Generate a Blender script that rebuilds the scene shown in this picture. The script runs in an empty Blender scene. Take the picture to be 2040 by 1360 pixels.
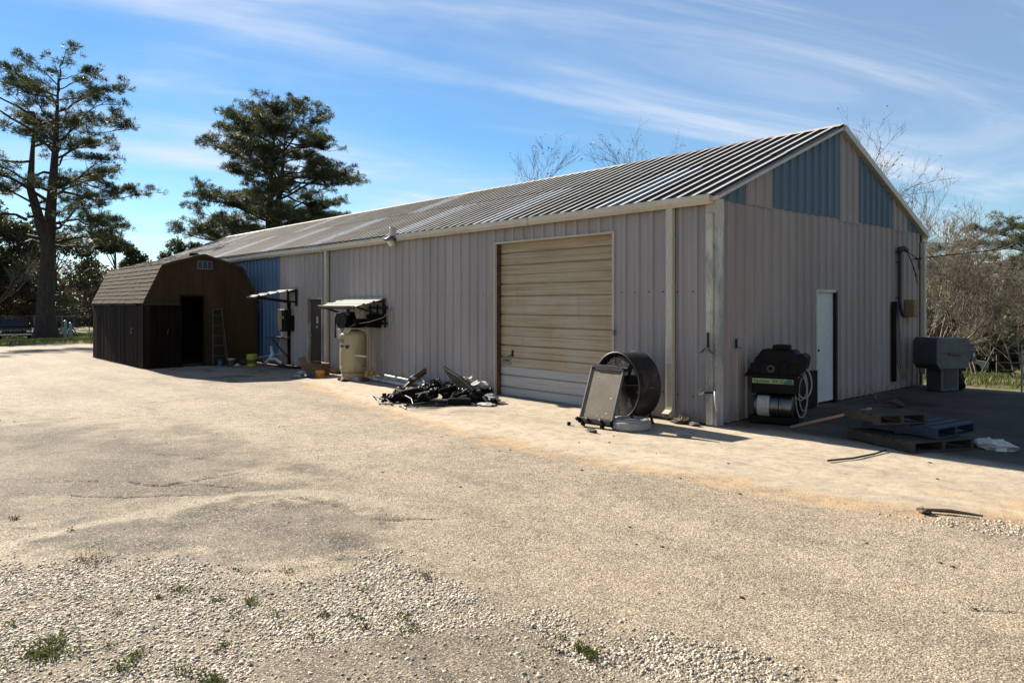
import bpy, math, random
import numpy as np
from mathutils import Vector, Matrix

sc = bpy.context.scene
C = sc.collection
rad = math.radians
rnd = random.Random(11)
NR = np.random.default_rng(5)

# ------------------------------------------------------------------ camera
cd = bpy.data.cameras.new('camera'); cam = bpy.data.objects.new('camera', cd); C.objects.link(cam)
cd.sensor_fit = 'HORIZONTAL'; cd.sensor_width = 36; cd.lens = 25.59
cd.shift_y = -74 / 2040; cd.clip_end = 3000; cd.clip_start = .05
cam.location = (6.13, -9.66, 1.84); cam.rotation_euler = (rad(90), 0, rad(48.0))
sc.camera = cam

# ------------------------------------------------------------------ sky
SUN_EL, SUN_AZ = 30.5, 0.7          # light travels along +X, a touch towards the long wall
world = bpy.data.worlds.new('World'); sc.world = world; world.use_nodes = True
wn, wl = world.node_tree.nodes, world.node_tree.links
wn.clear()
def wnode(t, **k):
    n = wn.new(t)
    for a, b in k.items(): setattr(n, a, b)
    return n
out = wnode('ShaderNodeOutputWorld'); bg = wnode('ShaderNodeBackground')
sky = wnode('ShaderNodeTexSky', sky_type='NISHITA', sun_disc=False)
sky.sun_elevation = rad(SUN_EL); sky.sun_rotation = rad(-90 - SUN_AZ)
sky.altitude = 100; sky.air_density = 1.0; sky.dust_density = 0.0; sky.ozone_density = 1.6
hs = wnode('ShaderNodeHueSaturation'); hs.inputs['Saturation'].default_value = 1.13
tint = wnode('ShaderNodeMix', data_type='RGBA', blend_type='MULTIPLY'); tint.inputs[0].default_value = 1; wl.new(sky.outputs[0], tint.inputs[6]); tint.inputs[7].default_value = (.73, .87, .97, 1)
wl.new(tint.outputs[2], hs.inputs['Color'])
tc = wnode('ShaderNodeTexCoord'); sep = wnode('ShaderNodeSeparateXYZ'); wl.new(tc.outputs['Generated'], sep.inputs[0])
za = wnode('ShaderNodeMath', operation='MAXIMUM'); wl.new(sep.outputs[2], za.inputs[0]); za.inputs[1].default_value = .0
zb = wnode('ShaderNodeMath', operation='ADD'); wl.new(za.outputs[0], zb.inputs[0]); zb.inputs[1].default_value = .16
dx = wnode('ShaderNodeMath', operation='DIVIDE'); wl.new(sep.outputs[0], dx.inputs[0]); wl.new(zb.outputs[0], dx.inputs[1])
dy = wnode('ShaderNodeMath', operation='DIVIDE'); wl.new(sep.outputs[1], dy.inputs[0]); wl.new(zb.outputs[0], dy.inputs[1])
cmb = wnode('ShaderNodeCombineXYZ'); wl.new(dx.outputs[0], cmb.inputs[0]); wl.new(dy.outputs[0], cmb.inputs[1])
def cloud(rot, scl, nscale, lo, hi, off, detail=7, rough=.6, dist=.8):
    rt = wnode('ShaderNodeVectorRotate', rotation_type='Z_AXIS'); wl.new(cmb.outputs[0], rt.inputs['Vector']); rt.inputs['Angle'].default_value = rad(rot)
    mp = wnode('ShaderNodeMapping'); wl.new(rt.outputs[0], mp.inputs[0])
    mp.inputs['Scale'].default_value = scl; mp.inputs['Location'].default_value = off
    nz = wnode('ShaderNodeTexNoise'); wl.new(mp.outputs[0], nz.inputs['Vector'])
    nz.inputs['Scale'].default_value = nscale; nz.inputs['Detail'].default_value = detail
    nz.inputs['Roughness'].default_value = rough; nz.inputs['Distortion'].default_value = dist
    mr = wnode('ShaderNodeMapRange', interpolation_type='SMOOTHSTEP'); wl.new(nz.outputs[0], mr.inputs[0])
    mr.inputs[1].default_value = lo; mr.inputs[2].default_value = hi
    return mr.outputs[0]
c1 = cloud(20, (1.7, .42, 1), .9, .44, .72, (2.9, 1.4, 0), 8, .6, 1.0)
c2 = cloud(14, (.9, .6, 1), .75, .32, .60, (7.4, 3.9, 0), 5, .5, .6)
mm = wnode('ShaderNodeMath', operation='MULTIPLY'); wl.new(c1, mm.inputs[0]); wl.new(c2, mm.inputs[1])
ma = wnode('ShaderNodeMath', operation='MULTIPLY_ADD'); wl.new(mm.outputs[0], ma.inputs[0]); ma.inputs[1].default_value = .95
m3 = wnode('ShaderNodeMath', operation='MULTIPLY'); wl.new(c2, m3.inputs[0]); m3.inputs[1].default_value = .20
wl.new(m3.outputs[0], ma.inputs[2]); ma.use_clamp = True
mixc = wnode('ShaderNodeMix', data_type='RGBA'); wl.new(ma.outputs[0], mixc.inputs[0])
wl.new(hs.outputs[0], mixc.inputs[6]); mixc.inputs[7].default_value = (6.2, 6.6, 7.3, 1)
wl.new(mixc.outputs[2], bg.inputs[0]); bg.inputs[1].default_value = 0.05
wl.new(bg.outputs[0], out.inputs[0])

# ------------------------------------------------------------------ sun + exposure
sd = bpy.data.lights.new('sun', 'SUN'); sun = bpy.data.objects.new('sun', sd); C.objects.link(sun)
sd.energy = 5.0; sd.angle = rad(.53); sd.color = (1, .91, .77)
dv = Vector((math.cos(rad(SUN_EL)) * math.cos(rad(SUN_AZ)), math.cos(rad(SUN_EL)) * math.sin(rad(SUN_AZ)), -math.sin(rad(SUN_EL))))
sun.rotation_euler = dv.to_track_quat('-Z', 'Y').to_euler(); sun.location = (-30, 0, 30)
sc.view_settings.view_transform = 'Standard'; sc.view_settings.look = 'None'
sc.view_settings.exposure = 1.48; sc.view_settings.gamma = 1.0

# ------------------------------------------------------------------ material helpers
M = {}
ALB = .78
def N(nt, t, **k):
    n = nt.nodes.new(t)
    for a, b in k.items(): setattr(n, a, b)
    return n
def base(name):
    m = bpy.data.materials.new(name); m.use_nodes = True; nt = m.node_tree
    return m, nt, nt.nodes['Principled BSDF']
def noise(nt, scale, stretch=(1, 1, 1), detail=5, rough=.6, dist=0):
    g = N(nt, 'ShaderNodeNewGeometry'); mp = N(nt, 'ShaderNodeMapping'); nt.links.new(g.outputs['Position'], mp.inputs[0])
    mp.inputs['Scale'].default_value = stretch
    n = N(nt, 'ShaderNodeTexNoise'); nt.links.new(mp.outputs[0], n.inputs['Vector'])
    n.inputs['Scale'].default_value = scale; n.inputs['Detail'].default_value = detail
    n.inputs['Roughness'].default_value = rough; n.inputs['Distortion'].default_value = dist
    return n.outputs[0]
def ramp(nt, src, stops):
    r = N(nt, 'ShaderNodeValToRGB'); nt.links.new(src, r.inputs[0]); e = r.color_ramp.elements
    while len(e) < len(stops): e.new(.5)
    for i, (p, c) in enumerate(stops):
        e[i].position = p; e[i].color = (c[0], c[1], c[2], 1) if isinstance(c, (tuple, list)) else (c, c, c, 1)
    return r.outputs[0]
def mix(nt, fac, a, b, mode='MIX'):
    n = N(nt, 'ShaderNodeMix', data_type='RGBA', blend_type=mode)
    for s, v in ((0, fac), (6, a), (7, b)):
        if isinstance(v, (int, float)): n.inputs[s].default_value = v
        elif isinstance(v, tuple): n.inputs[s].default_value = (v[0], v[1], v[2], 1)
        else: nt.links.new(v, n.inputs[s])
    return n.outputs[2]
def bump(nt, bs, src, strength, dist=.01):
    b = N(nt, 'ShaderNodeBump'); b.inputs['Strength'].default_value = strength; b.inputs['Distance'].default_value = dist
    nt.links.new(src, b.inputs['Height']); nt.links.new(b.outputs[0], bs.inputs['Normal'])
def mat(name, c, c2=None, scale=3, stretch=(1, 1, 1), rough=.7, metal=0, bmp=0, bscale=40, bstretch=(1, 1, 1), lo=.35, hi=.7, spec=.5, fine=.12):
    """two-tone weathered material with fine grain"""
    c = tuple(x * ALB for x in c); c2 = tuple(x * ALB for x in c2) if c2 else None
    m, nt, bs = base(name)
    c2 = c2 or tuple(x * .72 for x in c)
    n = noise(nt, scale, stretch, 6, .65)
    cc = ramp(nt, n, [(lo, c2), (hi, c)])
    if fine:
        f = noise(nt, scale * 14, stretch, 3, .7); fc = ramp(nt, f, [(.25, 1 - fine * 2), (.75, 1 + fine)])
        cc = mix(nt, 1.0, cc, fc, 'MULTIPLY')
    nt.links.new(cc, bs.inputs['Base Color'])
    rr = N(nt, 'ShaderNodeMapRange'); nt.links.new(n, rr.inputs[0]); rr.inputs[3].default_value = min(1, rough + .12); rr.inputs[4].default_value = max(.03, rough - .12)
    nt.links.new(rr.outputs[0], bs.inputs['Roughness'])
    bs.inputs['Metallic'].default_value = metal; bs.inputs['Specular IOR Level'].default_value = spec
    if bmp: bump(nt, bs, noise(nt, bscale, bstretch, 4, .6), bmp)
    M[name] = m; return m

def wall_mat(name, c, streak, dirt=(.08, .06, .042)):
    m, nt, bs = base(name)
    st = noise(nt, 9, (1, 1, .05), 5, .7); big = noise(nt, .8, (1, 1, .5), 4, .6)
    cc = ramp(nt, st, [(.3, streak), (.62, c)])
    cc = mix(nt, .5, cc, ramp(nt, big, [(.3, tuple(x * .78 for x in c)), (.7, tuple(min(1, x * 1.08) for x in c))]))
    g = N(nt, 'ShaderNodeNewGeometry'); s = N(nt, 'ShaderNodeSeparateXYZ'); nt.links.new(g.outputs['Position'], s.inputs[0])
    a = N(nt, 'ShaderNodeMath', operation='MULTIPLY_ADD'); nt.links.new(noise(nt, 6, (1, 1, .35), 6, .75), a.inputs[0]); a.inputs[1].default_value = 1.5; nt.links.new(s.outputs[2], a.inputs[2])
    d = ramp(nt, a.outputs[0], [(.50, .7), (1.05, 0.0)])
    cc = mix(nt, d, cc, dirt)
    sp = noise(nt, 26, (1, 1, .3), 3, .8); cc = mix(nt, ramp(nt, sp, [(.70, 0.), (.80, .35)]), cc, (.12, .07, .04))
    nt.links.new(cc, bs.inputs['Base Color']); bs.inputs['Roughness'].default_value = .55; bs.inputs['Specular IOR Level'].default_value = .35
    bump(nt, bs, noise(nt, 2.2, (1, 1, .8), 3, .5), .25, .03)
    M[name] = m
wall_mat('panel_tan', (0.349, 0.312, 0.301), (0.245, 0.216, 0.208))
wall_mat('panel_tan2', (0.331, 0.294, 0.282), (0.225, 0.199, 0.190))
wall_mat('panel_gable', (.29, .24, .21), (.215, .175, .15))  # same paint as the long wall, darkened for the gable's shade
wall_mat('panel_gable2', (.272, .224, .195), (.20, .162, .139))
wall_mat('panel_tan3', (0.365, 0.327, 0.313), (0.261, 0.229, 0.218))
wall_mat('panel_tan4', (0.314, 0.282, 0.275), (0.225, 0.200, 0.193))
wall_mat('panel_blue', (.072, .138, .235), (.052, .102, .178))
wall_mat('panel_teal', (.078, .12, .15), (.056, .09, .115))
mat('trim', (.62, .56, .45), (.50, .44, .34), 2.5, (1, 1, .4), .5, 0, .05)
mat('gutter', (.66, .60, .49), (.56, .49, .37), 1.6, (1, 3, 3), .45)
mat('corner_metal', (.66, .60, .50), (.30, .285, .25), 3.5, (1, 1, .35), .5, .1, .06, lo=.40, hi=.58)
mat('downspout', (.66, .595, .465), (.52, .46, .345), 3, (1, 1, .2), .45)
mat('dark_metal', (.02, .018, .016), (.009, .0085, .008), 8, (1, 1, 1), .6, 0, .1, spec=.2)
mat('black_paint', (.009, .0085, .008), (.004, .004, .004), 5, (1, 1, 1), .55, 0, .05, spec=.12)
mat('black_grease', (.012, .0105, .0095), (.004, .004, .0035), 14, (1, 1, 1), .5, 0, .5, 30, spec=.06)
mat('rust', (.17, .075, .035), (.06, .03, .018), 9, (1, 1, 1), .8, .1, .2)
mat('rusty_black', (.017, .0155, .0145), (.10, .048, .022), 3, (1, 1, 1), .5, 0, .1, lo=.34, hi=.44, spec=.25)
mat('steel', (.24, .23, .21), (.11, .10, .09), 6, (1, 1, 1), .35, .9)
mat('alu', (.34, .34, .33), (.2, .2, .19), 6, (1, 1, .3), .45, .8)
mat('ladder_metal', (.12, .115, .105), (.06, .056, .05), 6, (1, 1, .3), .5, .3)
mat('white_paint', (.66, .65, .63), (.55, .54, .51), 2, (1, 1, .4), .45)
mat('white_plastic', (.72, .70, .65), (.55, .52, .46), 5, (1, 1, 1), .45)
mat('rubber', (.018, .017, .016), (.010, .010, .0095), 12, (1, 1, 1), .85, 0, .2, spec=.15)
mat('brown_wood', (.085, .045, .026), (.045, .024, .015), 7, (1, 1, .12), .7, 0, .15, 30, (1, 1, .1))
mat('plank_dark', (.016, .0085, .005), (.006, .0033, .002), 9, (1, 1, .08), .8, 0, .3, 30, (1, 1, .1), spec=.08)
mat('plank_grey', (.034, .021, .013), (.011, .007, .0045), 9, (1, 1, .08), .8, 0, .3, 30, (1, 1, .1), spec=.08)
mat('shed_brown', (.076, .047, .0215), (.045, .028, .013), 5, (1, 1, .15), .8, 0, .15, 40, (1, 1, .1), spec=.08)
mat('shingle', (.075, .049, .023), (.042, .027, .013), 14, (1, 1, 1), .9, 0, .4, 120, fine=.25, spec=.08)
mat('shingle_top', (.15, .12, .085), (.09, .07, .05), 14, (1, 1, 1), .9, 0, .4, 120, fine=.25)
mat('tank_cream', (.50, .40, .215), (.36, .27, .13), 5, (1, 1, .35), .45, 0, .06, lo=.32, hi=.6)
mat('label_dark', (.06, .045, .035), None, 8, rough=.6)
mat('label_paper', (.62, .60, .55), (.36, .34, .30), 30, rough=.7)
mat('badge_red', (.09, .03, .025), None, 8, rough=.6)
mat('cardboard', (.22, .125, .065), (.17, .09, .045), 5, rough=.85)
mat('orange_plastic', (.72, .30, .03), None, 5, rough=.4)
mat('yellow_plastic', (.50, .42, .05), (.36, .29, .03), 4, rough=.45)
mat('blue_film', (.03, .06, .15), None, 5, rough=.35)
mat('cloth_white', (.62, .58, .53), (.38, .34, .29), 12, rough=.9, bmp=.3)
mat('fin_metal', (.185, .138, .078), (.13, .098, .056), 4, (1, 1, 1), .6, 0, .35, 260, (.05, .05, 1))
mat('concrete', (.40, .375, .335), (.27, .25, .22), 6, rough=.85, bmp=.2)
mat('pallet_wood', (.075, .055, .036), (.03, .022, .015), 8, (.3, .3, 1), .85, 0, .2)
mat('pallet_blue', (.010, .026, .062), (.008, .017, .038), 6, rough=.7)
mat('lumber', (.42, .26, .16), (.32, .19, .11), 6, (.4, .4, 1), .75)
mat('grey_blue', (.085, .083, .085), (.05, .05, .053), 3, rough=.5)
mat('grey_dark', (.03, .031, .035), None, 4, rough=.6)
mat('box_tan', (.30, .185, .075), (.2, .12, .05), 5, rough=.7)
mat('hose_white', (.36, .32, .27), None, 5, rough=.5)
mat('car_paint', (.014, .012, .014), (.009, .008, .009), 3, rough=.6, spec=0)
mat('chrome', (.6, .6, .6), (.45, .44, .42), 6, rough=.2, metal=1)
mat('bark_pine', (.085, .056, .040), (.03, .021, .016), 7, (1, 1, .25), .95, 0, .8, 14, (1, 1, .35))
mat('bark_grey', (.30, .25, .185), (.14, .115, .085), 6, (1, 1, .4), .9)
mat('bark_brown', (.20, .16, .115), (.09, .07, .05), 6, (1, 1, .4), .9)
mat('galv', (.42, .43, .44), (.25, .25, .25), 5, rough=.4, metal=.8)
mat('interior', (.03, .025, .02), None, 3, rough=.9)
mat('blue_post', (.34, .42, .45), None, 3, rough=.6)
mat('sign_red', (.35, .03, .02), None, 3, rough=.5)
mat('rubber_mat', (.03, .029, .028), None, 6, rough=.85)
mat('label_green', (.36, .44, .20), (.28, .36, .17), 8, rough=.5)

def leafmat(name, c, c2, sc_=1.2, trans=.25, hue=.35):
    m, nt, bs = base(name)
    n = noise(nt, sc_, (1, 1, 1), 4, .7); cc = ramp(nt, n, [(.3, c2), (.72, c)])
    f = noise(nt, sc_ * 12, (1, 1, 1), 2, .5); cc = mix(nt, 1., cc, ramp(nt, f, [(.25, 1 - hue), (.75, 1 + hue)]), 'MULTIPLY')
    nt.links.new(cc, bs.inputs['Base Color']); bs.inputs['Roughness'].default_value = .55; bs.inputs['Specular IOR Level'].default_value = .3
    tr = N(nt, 'ShaderNodeBsdfTranslucent'); nt.links.new(cc, tr.inputs[0])
    ms = N(nt, 'ShaderNodeMixShader'); ms.inputs[0].default_value = trans
    nt.links.new(bs.outputs[0], ms.inputs[1]); nt.links.new(tr.outputs[0], ms.inputs[2])
    nt.links.new(ms.outputs[0], nt.nodes['Material Output'].inputs[0]); M[name] = m
leafmat('needles', (.100, .108, .044), (.042, .052, .022), .9, .35)
leafmat('needles_b', (.095, .106, .044), (.040, .050, .022), .9, .35)
leafmat('leaves_dark', (.075, .078, .032), (.032, .036, .016), 1.0)
leafmat('leaves_rust', (.11, .055, .026), (.05, .028, .015), 1.4)
leafmat('leaves_dry', (.12, .085, .045), (.06, .043, .024), 1.4)
leafmat('weed', (.125, .135, .032), (.05, .07, .018), 8, .3)
leafmat('grass', (.13, .135, .035), (.07, .085, .022), 1.0, .3)
leafmat('grass_dry', (.26, .20, .10), (.17, .12, .055), 5, .2)

# garage door: aged translucent fibreglass, sideways streaks
m, nt, bs = base('door_fibre')
s1 = noise(nt, 3.0, (.25, 1, 9), 6, .7); s2 = noise(nt, .9, (1, 1, .7), 4, .6)
cc = ramp(nt, s1, [(.26, (.25, .15, .068)), (.46, (.45, .335, .19)), (.7, (.57, .465, .32))])
cc = mix(nt, ramp(nt, s2, [(.45, 0.), (.75, .55)]), cc, (.40, .37, .31))
s3 = noise(nt, 5, (1, 1, .12), 5, .7); cc = mix(nt, ramp(nt, s3, [(.56, 0.), (.76, .5)]), cc, (.28, .16, .07))
nt.links.new(cc, bs.inputs['Base Color']); bs.inputs['Roughness'].default_value = .5
bump(nt, bs, noise(nt, 4, (.05, 1, 12), 3, .5), .3, .02); M['door_fibre'] = m
for n_ in list(nt.nodes):
    if n_.type == 'VALTORGB':
        for e_ in n_.color_ramp.elements:
            if e_.color[0] != e_.color[2]: e_.color = (e_.color[0] * .72, e_.color[1] * .72, e_.color[2] * .72, 1)
mat('door_white', (.56, .54, .52), (.46, .43, .40), 2.5, (.3, 1, 4), .5)

# roof sheet: grime in the pans, shade painted on rib sides, bare zinc on rib tops ('rib' attribute)
def roof_mat(name, pan, pan2, rib):
    m, nt, bs = base(name)
    a = N(nt, 'ShaderNodeAttribute', attribute_name='rib')
    n = noise(nt, 2.2, (.7, 1, 1), 6, .7); f = noise(nt, 20, (1, .3, 1), 4, .7)
    pc = ramp(nt, n, [(.3, pan2), (.7, pan)])
    pc = mix(nt, 1., pc, ramp(nt, f, [(.3, .7), (.75, 1.25)]), 'MULTIPLY')
    rc = ramp(nt, n, [(.25, tuple(x * .7 for x in rib)), (.6, rib)])
    cc = mix(nt, ramp(nt, a.outputs['Fac'], [(.88, 0.), (.96, 1.)]), pc, rc)
    nt.links.new(cc, bs.inputs['Base Color'])
    bs.inputs['Metallic'].default_value = 0; bs.inputs['Roughness'].default_value = .75; bs.inputs['Specular IOR Level'].default_value = .15
    M[name] = m
roof_mat('roof_dark', (.045, .046, .048), (.024, .025, .027), (.42, .415, .40))
roof_mat('roof_mid', (.075, .068, .06), (.035, .032, .029), (.37, .355, .33))
roof_mat('roof_far', (.08, .071, .06), (.04, .036, .031), (.30, .275, .24))
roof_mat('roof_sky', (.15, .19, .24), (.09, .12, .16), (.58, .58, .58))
roof_mat('awning_tin', (.48, .455, .41), (.38, .36, .31), (.55, .53, .48))

# glass-ish
m, nt, bs = base('glass_dark'); bs.inputs['Base Color'].default_value = (.02, .025, .03, 1); bs.inputs['Roughness'].default_value = .25; bs.inputs['Specular IOR Level'].default_value = .25; M['glass_dark'] = m
m, nt, bs = base('lamp_glass'); bs.inputs['Base Color'].default_value = (.75, .73, .66, 1); bs.inputs['Roughness'].default_value = .15; bs.inputs['Transmission Weight'].default_value = .35; M['lamp_glass'] = m

# ------------------------------------------------------------------ object helpers
def link(name, me, m, parent=None, loc=(0, 0, 0), rot=None, scale=None):
    o = bpy.data.objects.new(name, me); C.objects.link(o)
    if m and me and not me.materials: me.materials.append(M[m] if isinstance(m, str) else m)
    o.location = loc
    if rot is not None: o.rotation_euler = rot
    if scale is not None: o.scale = scale
    if parent: o.parent = parent
    return o
def tag(o, label=None, cat=None, group=None, kind=None):
    for k, v in (('label', label), ('category', cat), ('group', group), ('kind', kind)):
        if v: o[k] = v
    return o
def thing(name, label, cat, loc=(0, 0, 0), rz=0, group=None):
    o = bpy.data.objects.new(name, None); C.objects.link(o); o.location = loc; o.rotation_euler = (0, 0, rad(rz)); o.empty_display_size = .2
    return tag(o, label, cat, group)
def raw(name, V, F):
    """mesh from numpy arrays; F is (n,3) or (n,4)"""
    me = bpy.data.meshes.new(name); V = np.asarray(V, dtype=np.float32); F = np.asarray(F, dtype=np.int32); k = F.shape[1]
    me.vertices.add(len(V)); me.vertices.foreach_set('co', V.ravel())
    me.loops.add(F.size); me.loops.foreach_set('vertex_index', F.ravel())
    me.polygons.add(len(F)); me.polygons.foreach_set('loop_start', np.arange(0, F.size, k, dtype=np.int32))
    me.update(calc_edges=True); me.validate(); return me
class MB:
    def __init__(s): s.v = []; s.f = []; s.a = []
    def add(s, vs, fs, a=None):
        b = len(s.v); s.v += [tuple(x) for x in vs]; s.f += [[b + i for i in f] for f in fs]; s.a += list(a) if a else [0] * len(vs); return s
    def box(s, c, d, R=None):
        x, y, z = d[0] / 2, d[1] / 2, d[2] / 2
        P = [Vector(p) for p in ((-x, -y, -z), (x, -y, -z), (x, y, -z), (-x, y, -z), (-x, -y, z), (x, -y, z), (x, y, z), (-x, y, z))]
        if R is not None: P = [R @ p for p in P]
        c = Vector(c)
        return s.add([p + c for p in P], [(3, 2, 1, 0), (4, 5, 6, 7), (0, 1, 5, 4), (1, 2, 6, 5), (2, 3, 7, 6), (3, 0, 4, 7)])
    def bar(s, p, q, w, h=None, up=(0, 0, 1)):
        p, q = Vector(p), Vector(q); d = q - p; L = d.length; x = d / L; u = Vector(up)
        if abs(x.dot(u)) > .97: u = Vector((1, 0, 0))
        y = u.cross(x).normalized(); z = x.cross(y)
        return s.box((p + q) / 2, (L, w, h or w), Matrix((x, y, z)).transposed())
    def tube(s, pts, r, n=8, cap=True):
        pts = [Vector(p) for p in pts]; k = len(pts); rs = r if isinstance(r, (list, tuple)) else [r] * k
        ref = None; vs = []
        for i, p in enumerate(pts):
            t = (pts[min(i + 1, k - 1)] - pts[max(i - 1, 0)]).normalized()
            if ref is None: ref = Vector((0, 0, 1)) if abs(t.z) < .9 else Vector((1, 0, 0))
            a = (ref - t * ref.dot(t)).normalized(); b = t.cross(a); ref = a
            for j in range(n):
                w = 2 * math.pi * j / n; vs.append(p + (a * math.cos(w) + b * math.sin(w)) * rs[i])
        fs = [(i * n + j, i * n + (j + 1) % n, (i + 1) * n + (j + 1) % n, (i + 1) * n + j) for i in range(k - 1) for j in range(n)]
        if cap: fs += [tuple(range(n))[::-1], tuple((k - 1) * n + j for j in range(n))]
        return s.add(vs, fs)
    def cyl(s, p, q, r, r2=None, n=16): return s.tube([p, q], [r, r2 if r2 is not None else r], n)
    def lathe(s, prof, n=24, o=(0, 0, 0), R=None, close=False):
        o = Vector(o); vs = []
        for r, z in prof:
            for j in range(n):
                a = 2 * math.pi * j / n; p = Vector((r * math.cos(a), r * math.sin(a), z)); vs.append((R @ p if R is not None else p) + o)
        k = len(prof); rr = range(k if close else k - 1)
        return s.add(vs, [(i * n + j, i * n + (j + 1) % n, ((i + 1) % k) * n + (j + 1) % n, ((i + 1) % k) * n + j) for i in rr for j in range(n)])
    def prism(s, poly, f, d0, d1):
        """poly of (a,b) extruded from d0 to d1, f(a,b,d) -> point"""
        n = len(poly); vs = [f(a, b, d0) for a, b in poly] + [f(a, b, d1) for a, b in poly]
        return s.add(vs, [tuple(range(n))[::-1], tuple(range(n, 2 * n))] + [(i, (i + 1) % n, n + (i + 1) % n, n + i) for i in range(n)])
    def blob(s, c, r, amp=.25, n=7, k=9, seed=0):
        R_ = random.Random(seed); vs = [Vector((0, 0, -1))]
        for i in range(1, n):
            t = math.pi * i / n
            for j in range(k):
                a = 2 * math.pi * (j + .5 * (i % 2)) / k; vs.append(Vector((math.sin(t) * math.cos(a), math.sin(t) * math.sin(a), -math.cos(t))))
        vs.append(Vector((0, 0, 1)))
        vs = [Vector((c[q] + v[q] * r[q] * (1 + amp * (R_.random() * 2 - 1)) for q in range(3))) for v in vs]
        fs = [(0, 1 + (j + 1) % k, 1 + j) for j in range(k)]
        fs += [(1 + i * k + j, 1 + i * k + (j + 1) % k, 1 + (i + 1) * k + (j + 1) % k, 1 + (i + 1) * k + j) for i in range(n - 2) for j in range(k)]
        L = len(vs) - 1; fs += [(L, 1 + (n - 2) * k + j, 1 + (n - 2) * k + (j + 1) % k) for j in range(k)]
        return s.add(vs, fs)
    def mesh(s, name, smooth=False, attr=False):
        me = bpy.data.meshes.new(name); me.from_pydata(s.v, [], s.f); me.update()
        if attr:
            at = me.attributes.new('rib', 'FLOAT', 'POINT'); at.data.foreach_set('value', s.a)
        if smooth: me.polygons.foreach_set('use_smooth', [True] * len(me.polygons))
        return me
    def build(s, name, m, parent=None, loc=(0, 0, 0), rot=None, smooth=False, bevel=0, auto=False):
        me = s.mesh(name, smooth or auto); o = link(name, me, m, parent, loc, rot)
        if auto: me.set_sharp_from_angle(angle=rad(38))
        if bevel:
            b = o.modifiers.new('bevel', 'BEVEL'); b.width = bevel; b.segments = 2; b.limit_method = 'ANGLE'
        return o
def copy_tree(o, parent=None):
    c = o.copy(); C.objects.link(c); c.parent = parent
    for ch in list(o.children): copy_tree(ch, c)
    return c

# ------------------------------------------------------------------ numpy noise
def _h(ix, iy, s):
    n = (ix.astype(np.int64) * 374761393 + iy.astype(np.int64) * 668265263 + s * 974711) & 0x7fffffff
    n = ((n ^ (n >> 13)) * 1274126177) & 0x7fffffff
    return ((n ^ (n >> 16)) & 0xffff) / 65535.0
def vn(x, y, s=0):
    ix, iy = np.floor(x), np.floor(y); fx, fy = x - ix, y - iy; fx = fx * fx * (3 - 2 * fx); fy = fy * fy * (3 - 2 * fy)
    a, b, c, d = _h(ix, iy, s), _h(ix + 1, iy, s), _h(ix, iy + 1, s), _h(ix + 1, iy + 1, s)
    return (a * (1 - fx) + b * fx) * (1 - fy) + (c * (1 - fx) + d * fx) * fy
def fbm(x, y, f, o=4, s=0):
    t = np.zeros_like(x); a = 1; n = 0
    for i in range(o): t += a * vn(x * f * 2 ** i + 17.3 * i, y * f * 2 ** i - 9.1 * i, s + i); n += a; a *= .55
    return t / n
def sm(e0, e1, x): t = np.clip((x - e0) / (e1 - e0), 0, 1); return t * t * (3 - 2 * t)
def seg_d(x, y, P, closed=False):
    d = np.full(x.shape, 1e9); k = len(P)
    for i in range(k if closed else k - 1):
        (x0, y0), (x1, y1) = P[i], P[(i + 1) % k]; ux, uy = x1 - x0, y1 - y0; L = ux * ux + uy * uy + 1e-12
        t = np.clip(((x - x0) * ux + (y - y0) * uy) / L, 0, 1); d = np.minimum(d, np.hypot(x - x0 - t * ux, y - y0 - t * uy))
    return d
def poly_sd(x, y, P):
    """signed distance, positive inside"""
    ins = np.zeros(x.shape, bool); k = len(P)
    for i in range(k):
        (x0, y0), (x1, y1) = P[i], P[(i + 1) % k]
        c = ((y0 > y) != (y1 > y)) & (x < (x1 - x0) * (y - y0) / (y1 - y0 + 1e-12) + x0); ins ^= c
    d = seg_d(x, y, P, True); return np.where(ins, d, -d)

# ------------------------------------------------------------------ the ground (one sheet, masks as point attributes)
GRAVEL = [(-0.4, -9.31), (0.07, -8.48), (0.46, -7.97), (1.17, -7.7), (1.49, -7.41), (1.51, -7.04), (1.37, -6.71), (1.82, -6.69), (2.35, -6.66), (2.85, -6.59), (3.14, -6.44), (3.55, -6.34), (3.83, -6.21), (4.13, -6.14), (4.41, -6.17), (5.6, -6.5), (5.9, -8.5), (2.3, -11), (-.4, -11)]
DARK0 = [(2.4, -7.97), (2.55, -7.63), (2.77, -7.1), (2.89, -6.82), (3.08, -6.76), (3.39, -6.87), (3.58, -6.91), (3.82, -6.8), (4.04, -6.69), (4.37, -7.16), (3.13, -8.54), (2.54, -8.14)]
DARK1 = [(-0.75, -8.32), (-0.72, -7.75), (-0.68, -7.11), (-0.51, -6.65), (0.14, -6.32), (0.7, -6.29), (1.27, -6.55), (1.37, -6.88), (1.45, -7.39), (1.17, -7.7), (0.4, -7.96), (-0.05, -8.45), (-0.55, -8.66)]
ROUGH = [(-8.87, -8.53), (-5.88, -6.66), (-4.18, -6.01), (-1.89, -6.26), (-0.77, -6.37), (-0.86, -7.04), (-0.84, -8.11), (-2.19, -9.03)]
GSTRIP = [(3.48, -2.97), (4.01, -2.61), (4.44, -2.25), (4.91, -1.87), (6.2, -1.0), (6.4, -1.9), (5.04, -2.64), (4.57, -2.84), (4.29, -2.93), (3.92, -2.93)]
SAND = [(-9.43, -1.87), (-6.44, -2.53), (-4.16, -2.88), (-2.53, -3.07), (-1.25, -3.2), (-0.28, -3.22), (0.89, -3.18), (1.73, -2.96), (2.78, -2.86), (3.25, -2.82), (3.82, -2.64), (4.44, -2.25), (6.5, -1.0)]
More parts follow.
